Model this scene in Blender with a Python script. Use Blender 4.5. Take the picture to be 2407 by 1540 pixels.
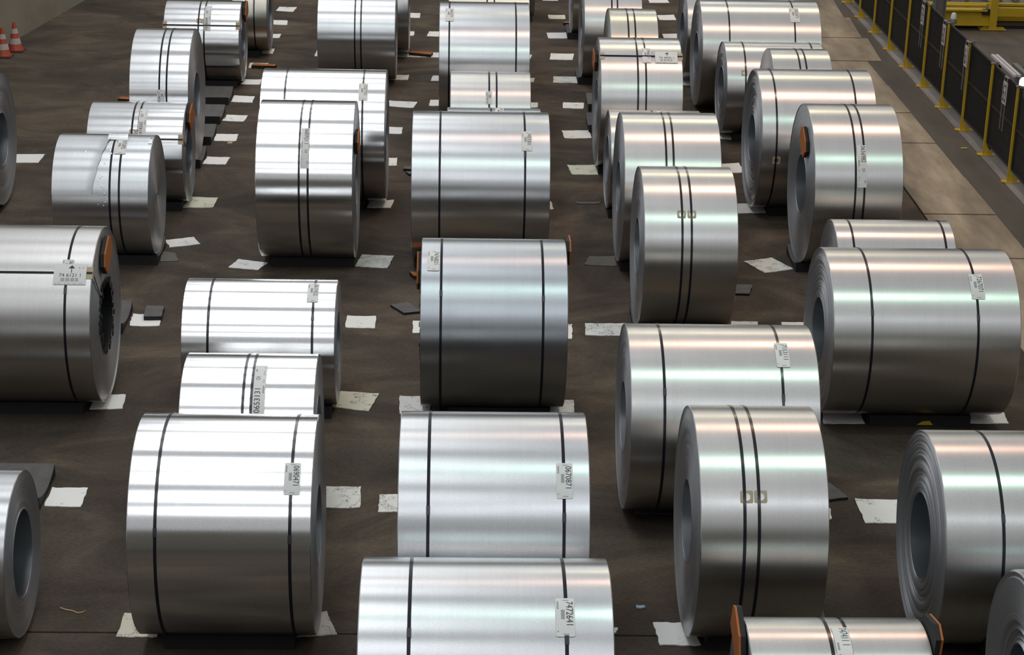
import bpy, math, random
from mathutils import Matrix, Vector

for o in list(bpy.data.objects):
    bpy.data.objects.remove(o)
scene = bpy.context.scene
COL = scene.collection
random.seed(7)

# ---------------------------------------------------------------- camera
cam_d = bpy.data.cameras.new('camera')
cam_d.sensor_width = 36.0
cam_d.lens = 4600.0 / 2407.0 * 36.0
cam_d.clip_end = 300
cam_o = bpy.data.objects.new('camera', cam_d)
COL.objects.link(cam_o)
XA = (0.99951431, 0.0104949, 0.02934292)
YA = (-0.02363695, -0.35830769, 0.93330429)
ZA = (0.02030873, -0.93354457, -0.35788559)
cam_o.matrix_world = Matrix(((XA[0], -XA[1], -XA[2], 0), (YA[0], -YA[1], -YA[2], 0), (ZA[0], -ZA[1], -ZA[2], 7.6), (0, 0, 0, 1)))
scene.camera = cam_o

# ---------------------------------------------------------------- world, lamps, exposure
scene.view_settings.view_transform = 'Standard'
scene.view_settings.look = 'None'
scene.view_settings.gamma = 1.0
scene.view_settings.use_curve_mapping = False
scene.view_settings.exposure = 0.0
w = bpy.data.worlds.new('hall_air')
scene.world = w
w.use_nodes = True
w.node_tree.nodes['Background'].inputs[0].default_value = (0.97, 0.98, 1.0, 1)
w.node_tree.nodes['Background'].inputs[1].default_value = 0.47


def area(name, x, y, z, sx, sy, power, col, rot=(0, 0, 0)):
    l = bpy.data.lights.new(name, 'AREA')
    l.shape = 'RECTANGLE'
    l.size = sx
    l.size_y = sy
    l.energy = power
    l.color = col
    o = bpy.data.objects.new(name, l)
    o.location = (x, y, z)
    o.rotation_euler = rot
    COL.objects.link(o)
    return o


# glazed rooflight strip running along the bay on the left, a purlin gap between the panes
for (a, b) in ((-5.0, -0.6), (1.8, 5.4), (7.8, 10.4), (11.4, 14.4), (16.9, 20.0), (21.1, 24.3), (26.8, 30.0), (31.1, 34.3), (36.8, 45.0)):
    area('rooflight_lamp', -3.3, (a + b) / 2, 13.5, 2.6, b - a, 5.8 * math.pi * 2.6 * (b - a), (0.95, 0.98, 1.0))
# rows of hall lamps over the right-hand side, each row of its own tint
for (y, c, p) in ((0.5, (0.85, 0.93, 1.0), 140), (12.2, (0.66, 1.0, 0.80), 215), (23.7, (1.0, 0.62, 0.44), 270), (36.0, (1.0, 0.84, 0.52), 270), (48.0, (1, 1, 1), 200)):
    area('hall_lamp', 5.4, y, 13.2, 1.4, 0.8, p, c)
# ---------------------------------------------------------------- materials


def new_mat(name):
    m = bpy.data.materials.new(name)
    m.use_nodes = True
    nt = m.node_tree
    return m, nt, nt.nodes['Principled BSDF']


def plain(name, col, rough=0.6, metal=0.0, spec=0.5, noise=0.0, scale=8.0, bump=0.0, emit=None):
    m, nt, b = new_mat(name)
    b.inputs['Base Color'].default_value = (*col, 1)
    b.inputs['Roughness'].default_value = rough
    b.inputs['Metallic'].default_value = metal
    b.inputs['Specular IOR Level'].default_value = spec
    if emit:
        b.inputs['Emission Color'].default_value = (*emit[0], 1)
        b.inputs['Emission Strength'].default_value = emit[1]
    if noise or bump:
        tc = nt.nodes.new('ShaderNodeTexCoord')
        n = nt.nodes.new('ShaderNodeTexNoise')
        n.inputs['Scale'].default_value = scale
        n.inputs['Detail'].default_value = 6
        nt.links.new(tc.outputs['Object'], n.inputs['Vector'])
        if noise:
            mx = nt.nodes.new('ShaderNodeMix')
            mx.data_type = 'RGBA'
            mx.inputs[6].default_value = (*[c * (1 - noise) for c in col], 1)
            mx.inputs[7].default_value = (*[min(1, c * (1 + noise)) for c in col], 1)
            nt.links.new(n.outputs['Fac'], mx.inputs[0])
            nt.links.new(mx.outputs[2], b.inputs['Base Color'])
        if bump:
            bp = nt.nodes.new('ShaderNodeBump')
            bp.inputs['Strength'].default_value = bump
            bp.inputs['Distance'].default_value = 0.01
            nt.links.new(n.outputs['Fac'], bp.inputs['Height'])
            nt.links.new(bp.outputs[0], b.inputs['Normal'])
    return m


def N(nt, t, **k):
    n = nt.nodes.new(t)
    for a, v in k.items():
        setattr(n, a, v)
    return n


def sheet_mat(name, col, rough, aniso=0.8, streak=0.05):
    """galvanised sheet, rolled along the circumference: reflections stretch along the axis"""
    m, nt, b = new_mat(name)
    L = nt.links.new
    b.inputs['Metallic'].default_value = 1.0
    b.inputs['Roughness'].default_value = rough
    b.inputs['Anisotropic'].default_value = aniso
    b.inputs['Anisotropic Rotation'].default_value = 0.25
    tg = N(nt, 'ShaderNodeTangent', direction_type='RADIAL', axis='X')
    L(tg.outputs[0], b.inputs['Tangent'])
    tc = N(nt, 'ShaderNodeTexCoord')
    mp = N(nt, 'ShaderNodeMapping')
    mp.inputs['Scale'].default_value = (38, 0.9, 0.9)
    L(tc.outputs['Object'], mp.inputs['Vector'])
    n = N(nt, 'ShaderNodeTexNoise')
    n.inputs['Scale'].default_value = 1.0
    n.inputs['Detail'].default_value = 5
    L(mp.outputs[0], n.inputs['Vector'])
    n2 = N(nt, 'ShaderNodeTexNoise')
    n2.inputs['Scale'].default_value = 2.2
    n2.inputs['Detail'].default_value = 2
    L(tc.outputs['Object'], n2.inputs['Vector'])
    n3 = N(nt, 'ShaderNodeTexNoise')
    n3.inputs['Scale'].default_value = 160
    n3.inputs['Detail'].default_value = 2
    L(tc.outputs['Object'], n3.inputs['Vector'])
    mx = N(nt, 'ShaderNodeMix', data_type='RGBA')
    mx.inputs[6].default_value = (*[c * (1 - streak) for c in col], 1)
    mx.inputs[7].default_value = (*[min(1, c * (1 + streak)) for c in col], 1)
    L(n.outputs['Fac'], mx.inputs[0])
    mx2 = N(nt, 'ShaderNodeMix', data_type='RGBA', blend_type='MULTIPLY')
    mx2.inputs[0].default_value = 0.35
    L(mx.outputs[2], mx2.inputs[6])
    L(n3.outputs['Fac'], mx2.inputs[7])
    gain = N(nt, 'ShaderNodeVectorMath', operation='SCALE')
    gain.inputs['Scale'].default_value = 1.18
    L(mx2.outputs[2], gain.inputs[0])
    L(gain.outputs[0], b.inputs['Base Color'])
    mr = N(nt, 'ShaderNodeMapRange')
    mr.inputs['To Min'].default_value = rough * 0.82
    mr.inputs['To Max'].default_value = rough * 1.18
    L(n2.outputs['Fac'], mr.inputs['Value'])
    L(mr.outputs[0], b.inputs['Roughness'])
    return m


def edge_mat(name, col, rough):
    """wound strip edges on the end faces: fine rings"""
    m, nt, b = new_mat(name)
    L = nt.links.new
    b.inputs['Metallic'].default_value = 0.84
    b.inputs['Roughness'].default_value = rough
    b.inputs['Anisotropic'].default_value = 0.75
    b.inputs['Anisotropic Rotation'].default_value = 0.25
    tg = N(nt, 'ShaderNodeTangent', direction_type='RADIAL', axis='X')
    L(tg.outputs[0], b.inputs['Tangent'])
    tc = N(nt, 'ShaderNodeTexCoord')
    vm = N(nt, 'ShaderNodeVectorMath', operation='MULTIPLY')
    vm.inputs[1].default_value = (0, 1, 1)
    L(tc.outputs['Object'], vm.inputs[0])
    ln = N(nt, 'ShaderNodeVectorMath', operation='LENGTH')
    L(vm.outputs[0], ln.inputs[0])
    n = N(nt, 'ShaderNodeTexNoise', noise_dimensions='1D')
    n.inputs['Scale'].default_value = 150
    n.inputs['Detail'].default_value = 3
    L(ln.outputs['Value'], n.inputs['W'])
    mx = N(nt, 'ShaderNodeMix', data_type='RGBA')
    mx.inputs[6].default_value = (*[c * 0.62 for c in col], 1)
    mx.inputs[7].default_value = (*[min(1, c * 1.3) for c in col], 1)
    L(n.outputs['Fac'], mx.inputs[0])
    L(mx.outputs[2], b.inputs['Base Color'])
    return m


M = {}
M['sheet'] = sheet_mat('galvanised sheet', (0.66, 0.68, 0.70), 0.30)
M['sheet_b'] = sheet_mat('bright galvanised sheet', (0.78, 0.79, 0.80), 0.205, streak=0.03)
M['sheet_m'] = sheet_mat('matt bluish sheet', (0.50, 0.535, 0.575), 0.36)
M['sheet_w'] = sheet_mat('warm grey sheet', (0.64, 0.635, 0.625), 0.36)
M['sheet_y'] = sheet_mat('pale beige sheet', (0.62, 0.60, 0.54), 0.38)
M['edge'] = edge_mat('strip edges', (0.50, 0.51, 0.54), 0.42)
M['bore'] = plain('bore steel', (0.38, 0.41, 0.44), 0.35, 1.0, noise=0.1)
M['strap'] = plain('black steel strapping', (0.008, 0.008, 0.013), 0.22, 0.0, 0.35)
M['seal'] = plain('crimped strap seal', (0.06, 0.06, 0.07), 0.3, 0.6)
M['card'] = plain('white label card', (0.68, 0.68, 0.67), 0.6, spec=0.2)
M['ink'] = plain('label ink', (0.025, 0.022, 0.025), 0.6)
M['ink_grey'] = plain('barcode grey', (0.27, 0.27, 0.27), 0.6)
M['tan'] = plain('tan fibre board', (0.42, 0.34, 0.24), 0.75, noise=0.12, scale=40)
M['liner'] = plain('black bore liner', (0.006, 0.006, 0.007), 0.5)
M['rubber'] = plain('grey rubber top', (0.085, 0.081, 0.077), 0.7, noise=0.4, scale=9, bump=0.3)  # upper faces, much lighter than the rubber on the sides
M['rubber_d'] = plain('black rubber side', (0.010, 0.010, 0.010), 0.8)
M['orange'] = plain('orange rubber', (0.36, 0.105, 0.018), 0.8, noise=0.2, scale=60)
M['wood'] = plain('pale wood', (0.45, 0.32, 0.16), 0.8)
M['yellow'] = plain('yellow paint', (0.50, 0.33, 0.015), 0.45, noise=0.12, scale=14)
M['yellow_b'] = plain('machine yellow paint', (0.52, 0.36, 0.02), 0.4, noise=0.15, scale=10)
M['black_metal'] = plain('black painted steel', (0.012, 0.012, 0.012), 0.5)
M['grey_metal'] = plain('grey steel', (0.22, 0.21, 0.19), 0.5, 0.4)
M['sign'] = plain('white sign board', (0.52, 0.48, 0.50), 0.5)
M['cone'] = plain('orange red cone plastic', (0.38, 0.052, 0.022), 0.5, noise=0.1)
M['cone_w'] = plain('dirty white reflective band', (0.42, 0.39, 0.37), 0.5, noise=0.15, scale=20)
M['cone_b'] = plain('cone base rubber', (0.09, 0.03, 0.025), 0.8)
M['lampglow'] = plain('lit lamp glass', (0.9, 0.95, 1), 0.4, emit=((0.85, 0.93, 1.0), 2.2))
M['lampglass'] = plain('lamp glass', (0.62, 0.62, 0.66), 0.25)
M['plastic'] = plain('white plastic', (0.75, 0.78, 0.82), 0.4)
M['blue'] = plain('pale blue foil', (0.30, 0.42, 0.50), 0.4)
M['lime'] = plain('yellow green tape', (0.45, 0.47, 0.05), 0.6)


def floor_mat():
    m, nt, b = new_mat('oil-dark concrete floor')
    L = nt.links.new
    tc = N(nt, 'ShaderNodeTexCoord')
    mp = N(nt, 'ShaderNodeMapping')
    mp.inputs['Scale'].default_value = (0.75, 1.1, 1)
    mp.inputs['Rotation'].default_value = (0, 0, 0.5)
    L(tc.outputs['Object'], mp.inputs['Vector'])
    a = N(nt, 'ShaderNodeTexNoise')
    a.inputs['Scale'].default_value = 0.9
    a.inputs['Detail'].default_value = 9
    a.inputs['Roughness'].default_value = 0.62
    a.inputs['Distortion'].default_value = 0.8
    L(mp.outputs[0], a.inputs['Vector'])
    r = N(nt, 'ShaderNodeValToRGB')
    e = r.color_ramp.elements
    e[0].position = 0.30
    e[0].color = (0.036, 0.029, 0.0245, 1)
    e[1].position = 0.74
    e[1].color = (0.120, 0.095, 0.069, 1)
    x = r.color_ramp.elements.new(0.5)
    x.color = (0.062, 0.050, 0.040, 1)
    L(a.outputs['Fac'], r.inputs[0])
    # straw-like scratches running across the bay
    mp2 = N(nt, 'ShaderNodeMapping')
    mp2.inputs['Scale'].default_value = (24, 32, 1)
    L(tc.outputs['Object'], mp2.inputs['Vector'])
    s = N(nt, 'ShaderNodeTexNoise')
    s.inputs['Scale'].default_value = 1
    s.inputs['Detail'].default_value = 8
    s.inputs['Roughness'].default_value = 0.7
    L(mp2.outputs[0], s.inputs['Vector'])
    r2 = N(nt, 'ShaderNodeValToRGB')
    r2.color_ramp.elements[0].position = 0.3
    r2.color_ramp.elements[0].color = (0.90, 0.90, 0.90, 1)
    r2.color_ramp.elements[1].position = 0.72
    r2.color_ramp.elements[1].color = (1.52, 1.48, 1.45, 1)
    L(s.outputs['Fac'], r2.inputs[0])
    mx = N(nt, 'ShaderNodeMix', data_type='RGBA', blend_type='MULTIPLY')
    mx.inputs[0].default_value = 1
    L(r.outputs[0], mx.inputs[6])
    L(r2.outputs[0], mx.inputs[7])
    # pale specks
    v = N(nt, 'ShaderNodeTexVoronoi')
    v.inputs['Scale'].default_value = 3.1
    L(tc.outputs['Object'], v.inputs['Vector'])
    lt = N(nt, 'ShaderNodeMath', operation='LESS_THAN')
    lt.inputs[1].default_value = 0.022
    L(v.outputs['Distance'], lt.inputs[0])
    mx3 = N(nt, 'ShaderNodeMix', data_type='RGBA')
    L(lt.outputs[0], mx3.inputs[0])
    L(mx.outputs[2], mx3.inputs[6])
    mx3.inputs[7].default_value = (0.14, 0.115, 0.09, 1)
    L(mx3.outputs[2], b.inputs['Base Color'])
    b.inputs['Roughness'].default_value = 0.8
    b.inputs['Specular IOR Level'].default_value = 0.10
    bp = N(nt, 'ShaderNodeBump')
    bp.inputs['Strength'].default_value = 0.35
    bp.inputs['Distance'].default_value = 0.01
    L(s.outputs['Fac'], bp.inputs['Height'])
    L(bp.outputs[0], b.inputs['Normal'])
    return m


def walk_mat(name, c0, c1, c2):
    m, nt, b = new_mat(name)
    L = nt.links.new
    tc = N(nt, 'ShaderNodeTexCoord')
    mp = N(nt, 'ShaderNodeMapping')
    mp.inputs['Scale'].default_value = (2.6, 0.55, 1)
    mp.inputs['Rotation'].default_value = (0, 0, -0.12)
    L(tc.outputs['Object'], mp.inputs['Vector'])
    a = N(nt, 'ShaderNodeTexNoise')
    a.inputs['Scale'].default_value = 0.8
    a.inputs['Detail'].default_value = 8
    a.inputs['Roughness'].default_value = 0.6
    L(mp.outputs[0], a.inputs['Vector'])
    r = N(nt, 'ShaderNodeValToRGB')
    e = r.color_ramp.elements
    e[0].position = 0.33
    e[0].color = (*c0, 1)
    e[1].position = 0.68
    e[1].color = (*c2, 1)
    x = e.new(0.5)
    x.color = (*c1, 1)
    L(a.outputs['Fac'], r.inputs[0])
    L(r.outputs[0], b.inputs['Base Color'])
    b.inputs['Roughness'].default_value = 0.7
    return m


def mat_paper(name, dirt):
    m, nt, b = new_mat(name)
    L = nt.links.new
    base = {0: (0.83, 0.82, 0.80), 1: (0.81, 0.80, 0.77), 2: (0.76, 0.75, 0.71), 3: (0.74, 0.71, 0.56), 4: (0.13, 0.115, 0.10)}[dirt]  # darkest base: grime, also the painted shade of mats under coils
    tc = N(nt, 'ShaderNodeTexCoord')
    oi = N(nt, 'ShaderNodeObjectInfo')
    off = N(nt, 'ShaderNodeVectorMath', operation='SCALE')
    off.inputs['Scale'].default_value = 3.1
    L(oi.outputs['Location'], off.inputs[0])
    ad = N(nt, 'ShaderNodeVectorMath', operation='ADD')
    L(tc.outputs['Object'], ad.inputs[0])
    L(off.outputs[0], ad.inputs[1])

    def noise(sc, det, dist, p0, p1):
        n = N(nt, 'ShaderNodeTexNoise')
        n.inputs['Scale'].default_value = sc
        n.inputs['Detail'].default_value = det
        n.inputs['Roughness'].default_value = 0.65
        n.inputs['Distortion'].default_value = dist
        L(ad.outputs[0], n.inputs['Vector'])
        mr = N(nt, 'ShaderNodeMapRange')
        mr.inputs['From Min'].default_value = p0
        mr.inputs['From Max'].default_value = p1
        L(n.outputs['Fac'], mr.inputs['Value'])
        return mr
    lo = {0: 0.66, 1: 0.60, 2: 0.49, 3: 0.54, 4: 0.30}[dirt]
    msk = noise(5.5, 2, 0.4, lo, lo + 0.07)
    fine = noise(34, 6, 2.2, 0.50, 0.58)
    ml = N(nt, 'ShaderNodeMath', operation='MULTIPLY')
    L(msk.outputs[0], ml.inputs[0])
    L(fine.outputs[0], ml.inputs[1])
    m8 = N(nt, 'ShaderNodeMath', operation='MULTIPLY')
    m8.inputs[1].default_value = 0.85
    L(ml.outputs[0], m8.inputs[0])
    r = N(nt, 'ShaderNodeMix', data_type='RGBA')
    r.inputs[6].default_value = (*base, 1)
    r.inputs[7].default_value = (0.10, 0.09, 0.08, 1)
    L(m8.outputs[0], r.inputs[0])
    w2 = N(nt, 'ShaderNodeTexBrick')
    w2.inputs['Scale'].default_value = 60
    w2.inputs['Color1'].default_value = (1, 1, 1, 1)
    w2.inputs['Color2'].default_value = (0.97, 0.97, 0.97, 1)
    w2.inputs['Mortar'].default_value = (0.84, 0.84, 0.84, 1)
    L(tc.outputs['Object'], w2.inputs['Vector'])
    mx = N(nt, 'ShaderNodeMix', data_type='RGBA', blend_type='MULTIPLY')
    mx.inputs[0].default_value = 1
    L(r.outputs[2], mx.inputs[6])
    L(w2.outputs['Color'], mx.inputs[7])
    L(mx.outputs[2], b.inputs['Base Color'])
    b.inputs['Roughness'].default_value = 0.75
    return m


M['floor'] = floor_mat()
M['walk'] = walk_mat('beige walkway concrete', (0.15, 0.118, 0.083), (0.27, 0.213, 0.149), (0.42, 0.34, 0.245))  # beige concrete, albedo raised to stand in for local lamplight
M['band'] = walk_mat('dark asphalt band', (0.055, 0.045, 0.036), (0.078, 0.064, 0.052), (0.10, 0.083, 0.067))
M['kerb'] = walk_mat('grey kerb concrete', (0.10, 0.087, 0.080), (0.16, 0.14, 0.127), (0.26, 0.23, 0.21))
M['yard'] = walk_mat('brown machine hall floor', (0.07, 0.057, 0.046), (0.095, 0.078, 0.063), (0.12, 0.098, 0.08))
M['wall'] = walk_mat('greenish beige wall plaster', (0.18, 0.165, 0.125), (0.225, 0.205, 0.155), (0.26, 0.24, 0.185))
for _d in range(5):
    M['paper%d' % _d] = mat_paper('paper mat %d' % _d, _d)

# ---------------------------------------------------------------- helpers


class MB:
    def __init__(s):
        s.v = []
        s.f = []
        s.mi = []

    def add(s, vs, fs, mi=0):
        k = len(s.v)
        s.v += [tuple(p) for p in vs]
        s.f += [tuple(k + i for i in f) for f in fs]
        s.mi += [mi] * len(fs)

    def box(s, x0, x1, y0, y1, z0, z1, mi=0):
        s.add([(x0, y0, z0), (x1, y0, z0), (x1, y1, z0), (x0, y1, z0), (x0, y0, z1), (x1, y0, z1), (x1, y1, z1), (x0, y1, z1)],
              [(0, 3, 2, 1), (4, 5, 6, 7), (0, 1, 5, 4), (1, 2, 6, 5), (2, 3, 7, 6), (3, 0, 4, 7)], mi)

    def prism(s, poly, z0, z1, mi=0, mtop=None):
        n = len(poly)
        s.add([(x, y, z0) for x, y in poly] + [(x, y, z1) for x, y in poly],
              [tuple(range(n - 1, -1, -1))] + [(i, (i + 1) % n, n + (i + 1) % n, n + i) for i in range(n)], mi)
        s.add([(x, y, z1) for x, y in poly], [tuple(range(n))], mi if mtop is None else mtop)

    def lathe(s, prof, n=24, axis='z', cx=0, cy=0, cz=0, mi=0, mis=None):
        k = len(prof)
        vs = []
        for i in range(n):
            a = 2 * math.pi * i / n
            for (r, h) in prof:
                if axis == 'z':
                    vs.append((cx + r * math.cos(a), cy + r * math.sin(a), cz + h))
                else:
                    vs.append((cx + h, cy - r * math.cos(a), cz + r * math.sin(a)))
        base = len(s.v)
        s.v += vs
        for i in range(n):
            j = (i + 1) % n
            for q in range(k - 1):
                f = (base + i * k + q, base + i * k + q + 1, base + j * k + q + 1, base + j * k + q)
                if axis == 'z':
                    f = f[::-1]
                s.f.append(f)
                s.mi.append(mis[q] if mis else mi)

    def build(s, name, mats, parent=None, smooth=None, loc=None, rot=None):
        me = bpy.data.meshes.new(name)
        me.from_pydata(s.v, [], s.f)
        if not isinstance(mats, (list, tuple)):
            mats = [mats]
        for m in mats:
            me.materials.append(m)
        me.polygons.foreach_set('material_index', s.mi)
        if smooth is not None:
            me.polygons.foreach_set('use_smooth', [True] * len(s.f))
            me.set_sharp_from_angle(angle=math.radians(smooth))
        me.update()
        o = bpy.data.objects.new(name, me)
        COL.objects.link(o)
        if parent is not None:
            o.parent = parent
        if loc:
            o.location = loc
        if rot:
            o.rotation_euler = rot
        return o


def tag(o, label, cat, group=None):
    o['label'] = label
    o['category'] = cat
    if group:
        o['group'] = group
    return o


def thing(name, label, cat, loc=(0, 0, 0), group=None, rot=None):
    o = bpy.data.objects.new(name, None)
    o.empty_display_size = 0.1
    COL.objects.link(o)
    o.location = loc
    if rot:
        o.rotation_euler = rot
    return tag(o, label, cat, group)


_tx = {}


def text_mesh(s):
    """flat text: list of verts (x,y) scaled to width 1 and cap height 1, and faces"""
    if s in _tx:
        return _tx[s]
    c = bpy.data.curves.new('t', 'FONT')
    c.body = s
    c.resolution_u = 3
    o = bpy.data.objects.new('t', c)
    COL.objects.link(o)
    bpy.context.view_layer.update()
    ev = o.evaluated_get(bpy.context.evaluated_depsgraph_get())
    me = ev.to_mesh()
    vs = [(v.co.x, v.co.y) for v in me.vertices]
    fs = [tuple(p.vertices) for p in me.polygons]
    ev.to_mesh_clear()
    bpy.data.objects.remove(o)
    bpy.data.curves.remove(c)
    x0 = min(v[0] for v in vs)
    x1 = max(v[0] for v in vs)
    y0 = min(v[1] for v in vs)
    y1 = max(v[1] for v in vs)
    vs = [((x - x0) / (x1 - x0), (y - y0) / (y1 - y0)) for x, y in vs]
    _tx[s] = (vs, fs)
    return _tx[s]


def grid(me_b, fn, u0, u1, v0, v1, nu, nv, mi=0):
    vs = []
    for j in range(nv + 1):
        for i in range(nu + 1):
            vs.append(fn(u0 + (u1 - u0) * i / nu, v0 + (v1 - v0) * j / nv))
    fs = [(j * (nu + 1) + i, j * (nu + 1) + i + 1, (j + 1) * (nu + 1) + i + 1, (j + 1) * (nu + 1) + i) for j in range(nv) for i in range(nu)]
    me_b.add(vs, fs, mi)


# ---------------------------------------------------------------- setting


def struct(o):
    o['kind'] = 'structure'
    return o


floor = bpy.data.objects.new('floor', None)
COL.objects.link(floor)
struct(floor)
JY = 13.21            # transverse joint in the storage floor
mb = MB(); mb.box(-24, 6.04, JY + 0.012, 60, -0.2, 0)
mb.build('storage_floor_slab', M['floor'], floor)
mb = MB(); mb.box(-24, 6.04, -24, JY - 0.012, -0.2, 0)
mb.build('storage_floor_slab', M['floor'], floor)
mb = MB(); mb.box(-24, 18, -24, 60, -0.3, -0.03)
mb.build('subfloor', M['rubber_d'], floor)
ys = [5.1, 6.85, 8.6, 10.35, 12.1, 13.82, 15.5, 17.2, 18.85, 20.57, 22.32, 24.05, 25.75, 27.5, 29.22, 30.95, 32.70, 34.48, 36.23, 38.0, 39.8, 41.5]
for i in range(len(ys) - 1):
    xr = 7.25 if ys[i] > 32 else 7.0
    mb = MB()
    g = 0.016 if i % 2 else 0.011
    xl = 6.06
    mb.prism([(xl, ys[i] + g), (xr, ys[i] + g), (xr + (0.1 if ys[i] > 32 else 0), ys[i + 1] - g), (xl, ys[i + 1] - g)], -0.2, 0.004 + 0.006 * (i % 3))
    mb.build('walkway_slab', M['walk'], floor)
mb = MB(); mb.box(6.9, 7.49, 3, 60, -0.2, -0.004); mb.build('asphalt_band', M['band'], floor)
mb = MB()
mb.box(7.50, 8.02, 3, 60, -0.2, 0.0)
mb.build('kerb_strip', M['kerb'], floor)
mb = MB(); mb.box(8.03, 18, 3, 60, -0.2, -0.01); mb.build('machine_hall_floor', M['yard'], floor)

# left concrete wall, running at a slant
mb = MB()
d = Vector((0.1637, 0.9865))
p0 = Vector((-7.60, 33.35)) - d * 9
p1 = Vector((-7.60, 33.35)) + d * 14
nrm = Vector((-d.y, d.x)) * 0.35
mb.prism([tuple(p0), tuple(p1), tuple(p1 + nrm), tuple(p0 + nrm)], 0, 5.0)
struct(mb.build('wall_left', M['wall']))

# far, rear and right walls of the hall (the camera looks down and sees none of them)
mb = MB(); mb.box(-24, 18, 60, 60.4, -.2, 12); struct(mb.build('wall_far', M['wall']))
mb = MB(); mb.box(-24, 18, -24.4, -24, -.2, 14); struct(mb.build('wall_rear', M['wall']))
mb = MB(); mb.box(18, 18.4, -24, 60, -.2, 9); struct(mb.build('wall_right', M['wall']))

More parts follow.
